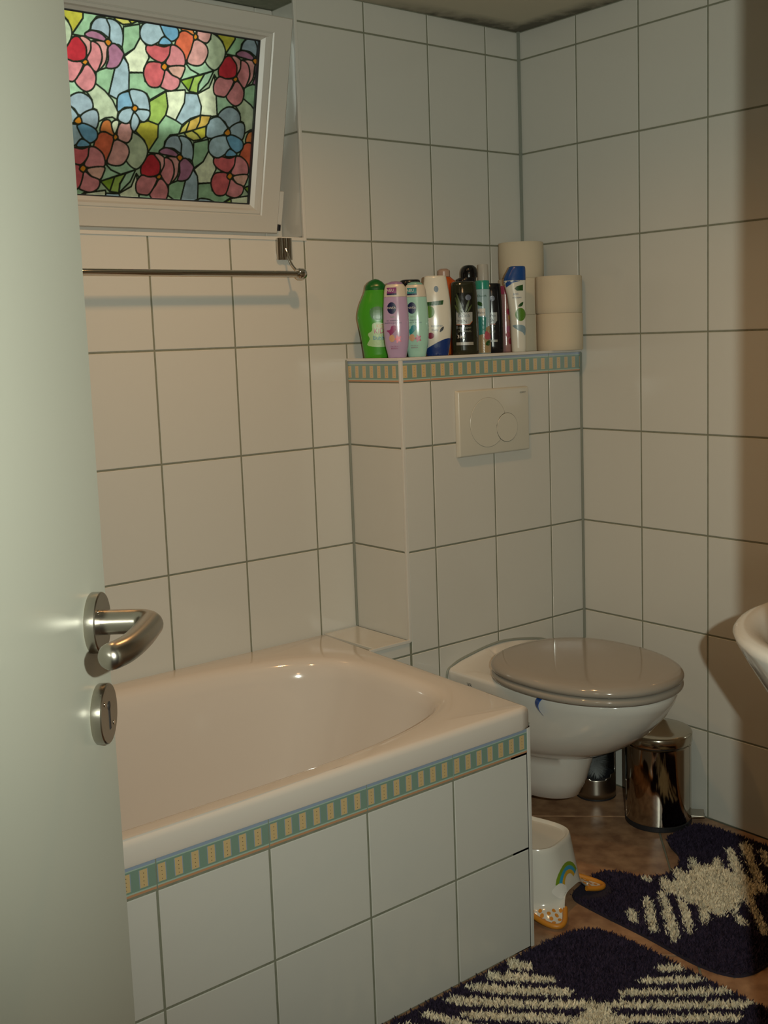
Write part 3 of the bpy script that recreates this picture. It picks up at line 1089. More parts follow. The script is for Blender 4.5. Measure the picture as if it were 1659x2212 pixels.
seat_r = [egg(0.11, -0.17, -0.44, 0.4175), egg(0.12, -0.16, -0.46, 0.4165)] + stack([(0.010, 0.4175), (0.003, 0.4195), (0.000, 0.424), (0.000, 0.430), (0.003, 0.4345), (0.010, 0.4365)]) + [egg(0.12, -0.16, -0.46, 0.4365), egg(0.11, -0.17, -0.44, 0.433)]
o = loft('seat', seat_r + [seat_r[0]], LIDM, wc, False, False, angle=60)
loft('lid', stack([(0.016, 0.4385), (0.006, 0.4385), (0.001, 0.4405), (-0.001, 0.445), (-0.0005, 0.450), (0.003, 0.4555), (0.010, 0.460), (0.020, 0.4625), (0.04, 0.4642), (0.08, 0.4655), (0.15, 0.466)]), LIDM, wc, angle=80)
for sx in (-0.075, 0.075):
    h_ = lathe('hinge', [(0.010, 0.41), (0.010, 0.436), (0.008, 0.438)], LIDM, wc, 20, c=(sx * 0.8, -0.088))
decal('maker_mark', bowl, [sh_text('VB', 0.014, 0, 0)], BLACK, wc, direction=(1, 0, 0), origin=(-0.17, -0.075, 0.388), ux=(0, -1, 0))
# blue plastic hook of the rim freshener
hook = root('rim_freshener_hook', (-0.325, BD, 0), 0, 'bright blue plastic hook hanging over the toilet rim beside the bath corner', 'toilet freshener')
pth = catmull([(-0.140, -0.322, 0.4155), (-0.155, -0.319, 0.4165), (-0.171, -0.313, 0.413), (-0.1800, -0.305, 0.400), (-0.1788, -0.305, 0.385), (-0.173, -0.315, 0.370)], 4)
vs, fs = [], []
for i, p in enumerate(pth):
    wv = 0.0050 + 0.0040 * math.sin(PI * i / (len(pth) - 1))
    nrm = Vector((-0.002, 0, 0.0015))
    for dy, dn in ((-wv, 0), (wv, 0), (wv, 1), (-wv, 1)):
        vs.append(p + Vector((dy * 0.5, dy, 0)) + nrm * dn)
for i in range(len(pth) - 1):
    for j in range(4):
        a, b = i * 4 + j, i * 4 + (j + 1) % 4
        fs.append((a, b, b + 4, a + 4))
fs += [(3, 2, 1, 0), tuple(len(vs) - 4 + k for k in range(4))]
make('hook', vs, fs, mat('bright_blue_plastic', (0.02, 0.10, 0.42), 0.25), hook)

# ================================================================ FLUSH PLATE
FP = mat('cream_flush_plastic', (0.56, 0.54, 0.46), 0.28)
fp = root('flush_plate', (-0.3335, BD, 1.012), 0, 'cream dual flush plate with two round buttons on the tiled boxing', 'flush plate')
bm = bmesh.new()
bm_box(bm, (-0.123, -0.013, -0.082), (0.123, 0.0, 0.082))
for v in bm.verts:
    if v.co.y < -0.005:
        v.co.x *= 0.975
        v.co.z *= 0.965
es = [e for e in bm.edges]
bmesh.ops.bevel(bm, geom=es, offset=0.0035, segments=4, profile=0.5, affect='EDGES')
from_bm('plate', bm, FP, fp, True, 35)
DK = mat('dark_gap', (0.06, 0.065, 0.05), 0.6)
cB, rB, cS, rS = (-0.024, -0.001), 0.061, (0.041, -0.018), 0.036


def disc_minus(c, r, c2, r2):
    """disc outline, minus a bite by a second disc"""
    out = []
    for i in range(96):
        a = 2 * PI * i / 96
        x, y = c[0] + r * math.cos(a), c[1] + r * math.sin(a)
        d = math.hypot(x - c2[0], y - c2[1])
        if d < r2:
            x, y = c2[0] + (x - c2[0]) / d * r2, c2[1] + (y - c2[1]) / d * r2
            d0 = math.hypot(x - c[0], y - c[1])
            if d0 > r:
                continue
        out.append((x, y))
    return out


def button(name, pts, y0, y1, m, parent):
    n = len(pts)
    cx, cz = sum(p[0] for p in pts) / n, sum(p[1] for p in pts) / n
    rr = []
    for s, y in ((1.0, y0), (1.0, y1 + 0.0008), (0.985, y1)):
        rr.append([(cx + (x - cx) * s, y, cz + (z - cz) * s) for x, z in pts])
    return loft(name, rr, m, parent, True, True, True, 30)


big = disc_minus(cB, rB, cS, rS + 0.0014)
sml = [(cS[0] + (rS - 0.0004) * math.cos(2 * PI * i / 64), cS[1] + (rS - 0.0004) * math.sin(2 * PI * i / 64)) for i in range(64)]
button('button_gap', [(cB[0] + (rB + 0.0012) * math.cos(2 * PI * i / 64), cB[1] + (rB + 0.0012) * math.sin(2 * PI * i / 64)) for i in range(64)], -0.008, -0.01315, DK, fp)
button('button_gap', [(cS[0] + (rS + 0.0010) * math.cos(2 * PI * i / 64), cS[1] + (rS + 0.0010) * math.sin(2 * PI * i / 64)) for i in range(64)], -0.008, -0.0132, DK, fp)
button('large_button', big, -0.010, -0.0140, FP, fp)
button('small_button', sml, -0.010, -0.0143, FP, fp)
vs, fs = text_mesh('GEBERIT', 0.0058)
make('lettering', [(0.098 + x, -0.01325, 0.066 + y) for x, y in vs], fs, DK, fp)

# ================================================================ PEDAL BIN
bn = root('pedal_bin', (-0.094, -0.528, 0), math.radians(-40), 'shiny steel pedal bin by the wall beside the toilet', 'bin')
R = 0.0825
lathe('base_ring', [(R - 0.002, 0.0), (R, 0.002), (R, 0.012), (R - 0.003, 0.014)], BLACK, bn, 48)
lathe('body', [(R - 0.003, 0.012), (R - 0.001, 0.0145), (R - 0.001, 0.205), (R - 0.006, 0.209), (R - 0.006, 0.211)], STEELP, bn, 64, angle=35)
lathe('lid_seal', [(R - 0.005, 0.208), (R - 0.004, 0.214)], BLACK, bn, 48)
lathe('lid', [(R + 0.0005, 0.212), (R + 0.0015, 0.214), (R + 0.0015, 0.233), (R - 0.001, 0.2375), (R - 0.006, 0.2395), (R - 0.03, 0.2415), (0.002, 0.243)], mat('satin_steel', (0.50, 0.47, 0.40), 0.16, 1.0), bn, 64, angle=50)
bm = bmesh.new()
bm_box(bm, (-0.022, -R - 0.030, 0.020), (0.022, -R + 0.004, 0.024), 0.0015)
from_bm('pedal', bm, STEELP, bn)
tube('pedal_rod', [(-0.020, -R + 0.002, 0.018), (-0.022, -R - 0.028, 0.0205), (0.022, -R - 0.028, 0.0205), (0.020, -R + 0.002, 0.018)], 0.0028, CHRO, bn, 8)
bn.rotation_euler = (0, 0, math.radians(38))

# ================================================================ TOILET BRUSH
br = root('toilet_brush_set', (-0.085, -0.315, 0), math.radians(-42), 'steel toilet brush holder with cut-away front standing behind the toilet', 'toilet brush')
R2 = 0.053
lathe('foot', [(R2 - 0.002, 0.0), (R2, 0.001), (R2, 0.006), (R2 - 0.002, 0.007)], BLACK, br, 40)
# cylinder with a tall window cut in front
vs, fs = [], []
NA, hs = 64, [0.006, 0.02, 0.04, 0.055, 0.058, 0.062, 0.07, 0.10, 0.14, 0.18, 0.22, 0.25, 0.262, 0.27, 0.285, 0.30]


def win_half(z):
    if z < 0.060 or z > 0.262:
        return 0
    k = min(1, (z - 0.058) / 0.02, (0.264 - z) / 0.02)
    return 1.12 * math.sqrt(max(0.0, k))


for z in hs:
    for i in range(NA):
        a = 2 * PI * i / NA
        vs.append((R2 * math.cos(a), R2 * math.sin(a), z))
for j in range(len(hs) - 1):
    zm = (hs[j] + hs[j + 1]) / 2
    for i in range(NA):
        am = 2 * PI * (i + 0.5) / NA
        d = abs((am - 1.5 * PI + PI) % (2 * PI) - PI)
        if d < win_half(zm):
            continue
        a, b = j * NA + i, j * NA + (i + 1) % NA
        fs.append((a, b, b + NA, a + NA))
hol = make('holder', vs, fs, STEEL, br, True)
sol = hol.modifiers.new('wall', 'SOLIDIFY')
sol.thickness = 0.0022
lathe('inner_cup', [(R2 - 0.006, 0.007), (R2 - 0.0045, 0.009), (R2 - 0.0045, 0.060), (R2 - 0.006, 0.061), (R2 - 0.008, 0.060), (R2 - 0.008, 0.012), (0.001, 0.011)], BLACK, br, 40)
# bristle head
vs, fs = [], []
r3 = random.Random(3)
for k in range(1500):
    z0 = r3.uniform(0.062, 0.128)
    a = r3.uniform(0, 2 * PI)
    L = 0.036 * math.sqrt(max(0.05, 1 - ((z0 - 0.095) / 0.042) ** 2))
    dz = (z0 - 0.095) * 0.45
    d = Vector((math.cos(a), math.sin(a), 0))
    s = Vector((-math.sin(a), math.cos(a), 0)) * 0.0006
    n = len(vs)
    p0, p1 = d * 0.004 + Vector((0, 0, z0)), d * L + Vector((0, 0, z0 + dz + r3.uniform(-1, 1) * 0.002))
    vs += [p0 - s, p0 + s, p1]
    fs.append((n, n + 1, n + 2))
bris = make('bristles', vs, fs, mat('grey_bristles', (0.42, 0.44, 0.44), 0.6), br)
bris['kind'] = 'stuff'
lathe('handle', [(0.004, 0.06), (0.0045, 0.30), (0.009, 0.305), (0.010, 0.37), (0.008, 0.378), (0.001, 0.38)], STEEL, br, 20)
lathe('cover', [(R2 - 0.003, 0.299), (R2 - 0.001, 0.301), (R2 - 0.008, 0.306), (0.010, 0.308)], STEEL, br, 40)

# ================================================================ STEP STOOL
ST = root('step_stool', (-0.612, -0.545, 0.002), math.radians(105), "white plastic child's step stool with orange-rimmed feet behind the bath corner", 'stool')
STM = mat('white_stool_plastic', (0.60, 0.60, 0.55), 0.16, coat=0.2)
OR = mat('orange_rubber', (0.55, 0.22, 0.02), 0.45)
NS, NR = 96, 22


def stool_pt(t, s, off=0.0):
    """s 0 at the top edge, 1 at the bottom"""
    c, sn = math.cos(t), math.sin(t)
    e = 2 / 3.4
    bx, by = 0.114 * math.copysign(abs(c) ** e, c), 0.078 * math.copysign(abs(sn) ** e, sn)
    tc_ = math.atan2(by / 0.082, bx / 0.118)
    corner = abs(math.sin(2 * t)) ** 3.0
    s1 = min(1.0, s / 0.72)
    fl = max(0.0, (s - 0.64) / 0.36) ** 1.15
    g_ = 1 + 0.20 * s1 + corner * fl * 0.46
    zb = 0.034 * (1 - corner) ** 2.6 + 0.010
    z = 0.138 * (1 - s1) + zb * s1 - corner * 0.003 * fl + 0.010 * corner * math.exp(-((s - 0.74) / 0.08) ** 2)
    return (bx * g_ + off * c, by * g_ + off * sn, z)


rings = [[(x * k, y * k, z) for x, y, z in [stool_pt(2 * PI * i / NS, 0) for i in range(NS)]] for k in (0.3, 0.7)]
rings = [[(x, y, 0.133) for x, y, z in rings[0]], [(x, y, 0.133) for x, y, z in rings[1]]]
rings.append([(x * 0.90, y * 0.90, 0.135) for x, y, z in [stool_pt(2 * PI * i / NS, 0) for i in range(NS)]])
rings.append([(x * 0.94, y * 0.94, 0.141) for x, y, z in [stool_pt(2 * PI * i / NS, 0) for i in range(NS)]])
rings.append([(x * 0.98, y * 0.98, 0.1415) for x, y, z in [stool_pt(2 * PI * i / NS, 0) for i in range(NS)]])
for k in range(NR + 1):
    rings.append([stool_pt(2 * PI * i / NS, k / NR) for i in range(NS)])
rings.append([(x * 0.985, y * 0.985, z - 0.0005) for x, y, z in rings[-1]])
for k in (20, 14, 8, 0):
    rings.append([(x * 0.97, y * 0.97, z - 0.003 if k < 20 else z) for x, y, z in [stool_pt(2 * PI * i / NS, k / NR) for i in range(NS)]])
stb = loft('stool_body', rings, STM, ST, angle=60)
for q_ in range(4):
    t0 = PI / 4 + q_ * PI / 2
    pth = [stool_pt(t0 + (k / 14 - 0.5) * 0.95, 1.0, 0.001) for k in range(15)]
    pth = [(x, y, 0.0075 + abs(k - 7) ** 2 * 0.00025) for k, (x, y, z) in enumerate(pth)]
    tube('foot_rim', pth, 0.0058, OR, ST, 8)
    shp = []
    for ir, rr_ in enumerate((0.76, 0.86, 0.96)):
        for k in range(-1 - ir // 2, 2 + ir // 2):
            a = t0 + k * 0.17 + (ir % 2) * 0.0
            x, y, z = stool_pt(a, 1.0)
            kk = 0.80 + 0.06 * ir
            shp.append(sh_ell(x * kk, y * kk, 0.0042, 0.0042, 12))
    decal('foot_dots', stb, shp, OR, ST, direction=(0, 0, -1), origin=(0, 0, 0), ux=(1, 0, 0), uz=(0, 1, 0), eps=0.0005)
RG, RBL, RYE = mat('print_green', '6f8f22', 0.3), mat('print_blue', '2f8fb8', 0.3), mat('print_yellow', 'c09a2c', 0.3)
WHP = mat('print_white', (0.68, 0.68, 0.64), 0.3)


def arc_shape(cx, cy, r0, r1, a0, a1, n=10):
    o_ = [(cx + r1 * math.cos(a0 + (a1 - a0) * k / n), cy + r1 * math.sin(a0 + (a1 - a0) * k / n)) for k in range(n + 1)]
    i_ = [(cx + r0 * math.cos(a1 - (a1 - a0) * k / n), cy + r0 * math.sin(a1 - (a1 - a0) * k / n)) for k in range(n + 1)]
    return o_ + i_, [tuple(range(2 * (n + 1)))]


sd = dict(direction=(1, 0, 0), origin=(0, 0.016, 0.066), ux=(0, -1, 0), uz=(0, 0, 1))
for r0, r1, m_ in ((0.036, 0.044, RG), (0.028, 0.036, RBL), (0.020, 0.028, RYE)):
    decal('rainbow_print', stb, [arc_shape(0.008, -0.012, r0, r1, 0.35, 2.9)], m_, ST, **sd)
decal('cloud_print', stb, [sh_poly([(-0.040, -0.022), (-0.044, -0.012), (-0.034, -0.003), (-0.024, 0.000), (-0.014, -0.006), (-0.008, -0.014), (-0.016, -0.026), (-0.030, -0.030)])], WHP, ST, eps=0.0008, **sd)

# ================================================================ RUGS
CREAM_C, NAVY_C = (0.80, 0.72, 0.54), (0.034, 0.024, 0.046)
RUG2_OUT = [(-0.507,-0.632),(-0.436,-0.622),(-0.401,-0.645),(-0.378,-0.7),(-0.335,-0.732),(-0.285,-0.728),(-0.235,-0.7),(-0.2,-0.645),(-0.168,-0.618),(-0.11,-0.618),(-0.069,-0.62),(-0.05,-0.66),(-0.046,-0.75),(-0.046,-0.95),(-0.052,-1.06),(-0.09,-1.1),(-0.2,-1.103),(-0.36,-1.098),(-0.475,-1.09),(-0.53,-1.085),(-0.563,-1.06),(-0.577,-0.99),(-0.567,-0.865),(-0.563,-0.72),(-0.553,-0.655)]
RUG2 = [[(-0.224,-0.716),(-0.224,-0.731),(-0.254,-0.765),(-0.229,-0.767),(-0.226,-0.783),(-0.191,-0.763),(-0.182,-0.771),(-0.213,-0.804),(-0.224,-0.838),(-0.226,-0.871),(-0.233,-0.898),(-0.215,-0.901),(-0.227,-0.927),(-0.25,-0.942),(-0.252,-0.922),(-0.279,-0.924),(-0.327,-0.923),(-0.343,-0.934),(-0.366,-0.939),(-0.357,-0.925),(-0.382,-0.924),(-0.396,-0.936),(-0.404,-0.898),(-0.424,-0.918),(-0.454,-0.923),(-0.438,-0.904),(-0.4,-0.871),(-0.402,-0.843),(-0.395,-0.813),(-0.399,-0.786),(-0.387,-0.765),(-0.356,-0.737),(-0.342,-0.736),(-0.356,-0.761),(-0.34,-0.767),(-0.304,-0.736),(-0.289,-0.735),(-0.298,-0.762),(-0.284,-0.766),(-0.249,-0.738)],[(-0.379,-0.705),(-0.369,-0.709),(-0.369,-0.724),(-0.386,-0.737),(-0.392,-0.727),(-0.389,-0.715)],[(-0.521,-0.778),(-0.505,-0.779),(-0.514,-0.798),(-0.539,-0.825),(-0.55,-0.828),(-0.549,-0.807)],[(-0.458,-0.771),(-0.446,-0.774),(-0.455,-0.793),(-0.504,-0.842),(-0.54,-0.878),(-0.554,-0.873),(-0.549,-0.858),(-0.499,-0.812)],[(-0.411,-0.775),(-0.4,-0.785),(-0.434,-0.821),(-0.489,-0.882),(-0.518,-0.911),(-0.552,-0.93),(-0.555,-0.919),(-0.508,-0.872),(-0.457,-0.817)],[(-0.403,-0.819),(-0.405,-0.844),(-0.433,-0.875),(-0.478,-0.917),(-0.499,-0.929),(-0.507,-0.921),(-0.459,-0.876)],[(-0.362,-0.925),(-0.373,-0.958),(-0.39,-0.987),(-0.4,-0.987),(-0.398,-0.968)],[(-0.302,-0.92),(-0.284,-0.928),(-0.322,-0.963),(-0.363,-1.008),(-0.375,-1.022),(-0.4,-1.039),(-0.398,-1.02),(-0.363,-0.984)],[(-0.136,-0.757),(-0.12,-0.758),(-0.131,-0.778),(-0.163,-0.81),(-0.199,-0.848),(-0.224,-0.892),(-0.229,-0.868),(-0.221,-0.836),(-0.178,-0.796)],[(-0.088,-0.759),(-0.067,-0.768),(-0.085,-0.79),(-0.125,-0.826),(-0.178,-0.877),(-0.211,-0.904),(-0.224,-0.892),(-0.167,-0.838)],[(-0.085,-0.811),(-0.075,-0.816),(-0.083,-0.835),(-0.148,-0.876),(-0.13,-0.853)]]
RUG1_OUT = [(-1.5,-0.748),(-1.2,-0.744),(-0.95,-0.744),(-0.78,-0.744),(-0.68,-0.752),(-0.632,-0.772),(-0.609,-0.835),(-0.607,-0.96),(-0.612,-1.08),(-0.612,-1.2),(-0.625,-1.265),(-0.68,-1.295),(-0.9,-1.3),(-1.2,-1.3),(-1.42,-1.3),(-1.49,-1.26),(-1.51,-1.1),(-1.51,-0.9)]
RUG1 = [[(-0.841,-0.743),(-0.825,-0.75),(-0.818,-0.782),(-0.823,-0.805),(-0.846,-0.79),(-0.857,-0.763)],[(-0.906,-0.749),(-0.893,-0.754),(-0.858,-0.795),(-0.819,-0.844),(-0.825,-0.862),(-0.876,-0.814),(-0.914,-0.77)],[(-0.963,-0.751),(-0.945,-0.757),(-0.888,-0.826),(-0.827,-0.888),(-0.825,-0.911),(-0.845,-0.904),(-0.935,-0.811),(-0.96,-0.774)],[(-1.023,-0.762),(-1.005,-0.758),(-0.96,-0.806),(-0.889,-0.887),(-0.83,-0.942),(-0.831,-0.951),(-0.847,-0.957),(-0.935,-0.872),(-1.007,-0.792)],[(-1.027,-0.808),(-1.01,-0.815),(-0.947,-0.883),(-0.884,-0.951),(-0.908,-0.962),(-0.963,-0.899),(-1.026,-0.833)],[(-0.654,-0.955),(-0.639,-0.958),(-0.608,-0.981),(-0.617,-1.002),(-0.655,-0.971)],[(-0.711,-0.959),(-0.692,-0.966),(-0.617,-1.028),(-0.616,-1.049),(-0.657,-1.026),(-0.712,-0.971)],[(-0.771,-0.961),(-0.748,-0.967),(-0.673,-1.038),(-0.61,-1.086),(-0.617,-1.105),(-0.655,-1.077),(-0.774,-0.972)],[(-0.823,-0.958),(-0.796,-0.974),(-0.704,-1.061),(-0.616,-1.14),(-0.614,-1.153),(-0.647,-1.141),(-0.722,-1.074),(-0.813,-0.988),(-0.824,-0.97)],[(-0.829,-1.002),(-0.77,-1.059),(-0.672,-1.139),(-0.662,-1.156),(-0.682,-1.16),(-0.754,-1.098),(-0.836,-1.024)],[(-0.824,-0.943),(-0.822,-0.96),(-0.82,-0.986),(-0.829,-1.007),(-0.827,-1.032),(-0.84,-1.08),(-0.93,-1.15),(-1.02,-1.11),(-1.02,-1.03),(-0.975,-0.985),(-0.914,-0.967),(-0.889,-0.956),(-0.852,-0.956)],[(-1.085,-0.765),(-1.065,-0.765),(-0.98,-0.96),(-1.0,-0.96)],[(-0.885,-1.08),(-0.7150000000000001,-1.2),(-0.7350000000000001,-1.215),(-0.905,-1.1)],[(-1.1400000000000001,-0.765),(-1.12,-0.765),(-1.01,-0.96),(-1.03,-0.96)],[(-0.94,-1.1),(-0.77,-1.2),(-0.79,-1.215),(-0.96,-1.12)],[(-1.195,-0.765),(-1.175,-0.765),(-1.04,-0.96),(-1.06,-0.96)],[(-0.995,-1.12),(-0.8250000000000001,-1.2),(-0.8450000000000001,-1.215),(-1.015,-1.1400000000000001)],[(-1.25,-0.765),(-1.23,-0.765),(-1.0699999999999998,-0.96),(-1.0899999999999999,-0.96)],[(-1.05,-1.1400000000000001),(-0.88,-1.2),(-0.9,-1.215),(-1.07,-1.1600000000000001)]]



def rug(name, outline, pattern, label, seed, pressed=None):
    cx = sum(p[0] for p in outline) / len(outline)
    cy = sum(p[1] for p in outline) / len(outline)
    r_ = root(name, (cx, cy, 0), 0, label, 'rug')
    out = [(v.x, v.y) for v in catmull([(x, y, 0) for x, y in outline], 5, True)]
    n = len(out)
    vs = [(x - cx, y - cy, 0.0005) for x, y in out] + [(x - cx, y - cy, 0.006) for x, y in out]
    bm = bmesh.new()
    bv = [bm.verts.new(v) for v in vs]
    bm.faces.new(bv[:n])
    bm.faces.new(bv[n:])
    for k in range(n):
        bm.faces.new((bv[k], bv[(k + 1) % n], bv[n + (k + 1) % n], bv[n + k]))
    from_bm('rug_backing', bm, mat('rug_backing', (0.02, 0.015, 0.03), 0.95), r_)
    g = np.random.RandomState(seed)
    x0, x1 = min(p[0] for p in out), max(p[0] for p in out)
    y0, y1 = min(p[1] for p in out), max(p[1] for p in out)
    st = 0.0027
    X, Y = np.meshgrid(np.arange(x0, x1, st), np.arange(y0, y1, st))
    X = (X + g.uniform(-1, 1, X.shape) * st * 0.6).ravel()
    Y = (Y + g.uniform(-1, 1, Y.shape) * st * 0.6).ravel()
    k = inside(X, Y, out)
    X, Y = X[k], Y[k]
    pj = 0.0022
    PX, PY = X + g.normal(0, pj, X.shape), Y + g.normal(0, pj, Y.shape)
    cm = np.zeros(X.shape, bool)
    for P in pattern:
        cm |= inside(PX, PY, P)
    N = len(X)
    a = g.uniform(0, 2 * PI, N)
    th = g.normal(0.0, 0.0040, (N, 2))
    H = g.uniform(0.011, 0.016, N) + cm * 0.001
    if pressed:      # flattened under a stool foot
        pr_ = np.hypot(X - pressed[0], Y - pressed[1]) < pressed[2]
        H[pr_] = 0.007
        th[pr_] *= 0.5
    wd = 0.0018
    dx, dy = np.cos(a) * wd, np.sin(a) * wd
    p = np.empty((N, 5, 3))
    bxl, byl = X - cx, Y - cy
    p[:, 0] = np.stack([bxl - dx, byl - dy, np.full(N, 0.005)], 1)
    p[:, 1] = np.stack([bxl + dx, byl + dy, np.full(N, 0.005)], 1)
    p[:, 2] = np.stack([bxl + dx + th[:, 0] * 0.45, byl + dy + th[:, 1] * 0.45, H * 0.65], 1)
    p[:, 3] = np.stack([bxl - dx + th[:, 0] * 0.45, byl - dy + th[:, 1] * 0.45, H * 0.65], 1)
    p[:, 4] = np.stack([bxl + th[:, 0], byl + th[:, 1], H], 1)
    base = (np.arange(N) * 5)[:, None]
    tri = np.concatenate([base + np.array([[0, 1, 2]]), base + np.array([[0, 2, 3]]), base + np.array([[3, 2, 4]])], 0)
    sh = g.uniform(0.75, 1.2, N)[:, None]
    col_ = np.where(cm[:, None], np.array(CREAM_C), np.array(NAVY_C)) * sh
    rgb = np.repeat(col_, 5, 0)
    me_ = grid_mesh('pile', p.reshape(-1, 3), tri, rgb)
    me_.materials.append(mat('rug_yarn', (0.5, 0.5, 0.5), 0.9, attr='print', spec=0.15))
    o_ = bpy.data.objects.new('pile', me_)
    link(o_, r_)
    o_['kind'] = 'stuff'
    return r_


rug('pedestal_rug', RUG2_OUT, RUG2, 'dark purple shaggy pedestal mat with cream zebra markings around the toilet', 5, (-0.505, -0.655, 0.052))
rug('bath_rug', RUG1_OUT, RUG1, 'dark purple shaggy bath mat with cream zebra stripes along the bath apron', 6)

# ================================================================ WASHBASIN
wb = root('washbasin', (-0.745, YF, 0), 0, 'white ceramic washbasin reaching in at the right edge of the photo', 'washbasin')


def wring(a, yf, z, n=72, e=2.3, yb=0.0):
    out = []
    ym = yb + (yf - yb) * 0.42
    for i in range(n):
        t = 2 * PI * i / n
        c, s = math.cos(t), math.sin(t)
        x = a * math.copysign(abs(c) ** (2 / e), c)
        y = ym + ((yf - ym) * s ** (2 / e) if s > 0 else -(ym - yb) * abs(s) ** (2 / 6))
        out.append((x, y, z))
    return out


WF = 0.585
wr = [wring(0.0780, 0.16, 0.585), wring(0.1280, 0.24, 0.588), wring(0.1830, 0.36, 0.605), wring(0.2330, 0.46, 0.650), wring(0.2730, 0.535, 0.710), wring(0.2970, 0.570, 0.765),
      wring(0.3050, 0.581, 0.785), wring(0.3060, WF, 0.794), wring(0.3020, 0.581, 0.800), wring(0.2960, 0.574, 0.8025), wring(0.2850, 0.562, 0.8015), wring(0.2680, 0.545, 0.796, yb=0.09), wring(0.2560, 0.530, 0.782, yb=0.11),
      wring(0.2280, 0.49, 0.735, yb=0.13), wring(0.16, 0.40, 0.690, yb=0.17), wring(0.05, 0.30, 0.675, yb=0.24)]
loft('basin', wr, CERA, wb, angle=70)

# ================================================================ TOWEL RAIL
rl = root('towel_rail', (-0.80, 0, 1.378), 0, 'chrome towel rail hanging below the window', 'towel rail')
tube('rail', [(-0.79, -0.055, 0.0), (0.014, -0.055, 0.0)], 0.0070, CHRO, rl, 20)
cp = lathe('end_cap', [(0.0105, -0.010), (0.0135, -0.005), (0.0135, 0.007), (0.011, 0.011), (0.004, 0.013), (0.001, 0.013)], CHRO, rl, 24)
cp.location = (0.018, -0.055, 0)
cp.rotation_euler = (0, PI / 2, 0)
for bx_ in (0.010, -0.70):
    mb = bmesh.new()
    for k in (-1, 0, 1):
        bmesh.ops.create_cone(mb, cap_ends=True, segments=20, radius1=0.0080, radius2=0.0080, depth=0.050,
                              matrix=Matrix.Translation((bx_ + k * 0.0125, -0.005, 0.060)))
    bm_box(mb, (bx_ - 0.021, -0.004, 0.036), (bx_ + 0.021, -0.0005, 0.084), 0.001)
    from_bm('wall_bracket', mb, CHRO, rl, True, 40)
    tube('arm', catmull([(bx_, -0.010, 0.062), (bx_ + 0.001, -0.017, 0.045), (bx_ + 0.003, -0.030, 0.022), (bx_ + 0.006, -0.048, 0.006), (bx_ + 0.008, -0.055, 0.001)], 5), 0.0028, CHRO, rl, 12)

# ================================================================ BOTTLES AND ROLLS ON THE LEDGE
ZL = BZ + 0.0003
FACE = math.radians(-38)      # bottles' fronts look back towards the doorway


def sect(secs, e=2.4, n=48):
    """(z, half width, half depth, x shift) sections"""
    return [sring(dx, 0, hw, hd, z, n, e) for z, hw, hd, dx in secs]


def dense(secs, per=4):
    P = catmull([(s[1], s[2], s[3]) for s in secs], per)
    zs = []
    for i in range(len(secs) - 1):
        for k in range(per):
            zs.append(secs[i][0] + (secs[i + 1][0] - secs[i][0]) * k / per)
    zs.append(secs[-1][0])
    return [(z, max(p.x, 0.0005), max(p.y, 0.0005), p.z) for z, p in zip(zs, P)]


def bottle(label, x, y, body, bm_, cap, cm_, rz=FACE, e=2.4, cat='bottle', name='bottle', group='toiletries on the cistern ledge', base=None):
    r_ = root(name, (x, y, ZL), rz, label, cat, group)
    bo = loft('body', sect([(0.0, base or body[0][1] * 0.93, body[0][2] * 0.9, body[0][3])] + dense([(0.002,) + body[0][1:]] + body[1:]), e), bm_, r_, angle=60)
    ca = loft('cap', sect(dense(cap, 3), e), cm_, r_, angle=60) if cap else None
    return r_, bo, ca


def pl(name, c, r=0.22, **k):
    return mat(name, c, r, **k)


NAVYP, WHITEP = pl('print_navy', '141c46', 0.3), pl('label_white', (0.62, 0.60, 0.55), 0.3)
DARKT = pl('print_dark', '22262e', 0.4)

# green children's bottle
r_, bo, ca = bottle("bright green children's bubble bath bottle with dark green cap, leftmost on the ledge", -0.5884, -0.085,
                    [(0.0, 0.033, 0.020, 0), (0.032, 0.0365, 0.022, 0), (0.057, 0.040, 0.024, 0), (0.0755, 0.0435, 0.025, 0), (0.100, 0.047, 0.026, 0),
                     (0.128, 0.0405, 0.024, 0), (0.149, 0.031, 0.020, 0), (0.1615, 0.0262, 0.018, 0)], pl('lime_plastic', (0.055, 0.30, 0.02), 0.18),
                    [(0.162, 0.0258, 0.0180, 0), (0.172, 0.0240, 0.0165, 0), (0.181, 0.0165, 0.0115, 0), (0.186, 0.008, 0.006, 0), (0.188, 0.001, 0.001, 0)], pl('dark_green_plastic', '145c20', 0.25))
decal('label_patch', bo, [sh_poly([(-0.022, 0.030), (-0.018, 0.046), (-0.022, 0.058), (-0.012, 0.066), (-0.010, 0.082), (0.010, 0.084), (0.03, 0.07), (0.03, 0.03)])], pl('print_pale_green', '9dc08c', 0.3), r_)
decal('lettering', bo, [sh_text('Bubble', 0.0135, 0.008, 0.048)], pl('print_light_blue', '3f88a8', 0.3), r_, eps=0.0008)
decal('lettering', bo, [sh_text('KIDS', 0.017, 0.008, 0.064, 0.9)], pl('print_magenta', 'a82858', 0.3), r_, eps=0.0010)
decal('lettering', bo, [sh_text('KIDS', 0.012, 0.010, 0.076, 0.9)], pl('print_orange', 'c07a28', 0.3), r_, eps=0.0012)
decal('printed_blob', bo, [sh_poly([(-0.016, 0.108), (-0.012, 0.118), (0.004, 0.122), (0.02, 0.115), (0.022, 0.098), (0.006, 0.09), (-0.01, 0.094)])], pl('print_dark_green', '2c6a16', 0.3), r_)

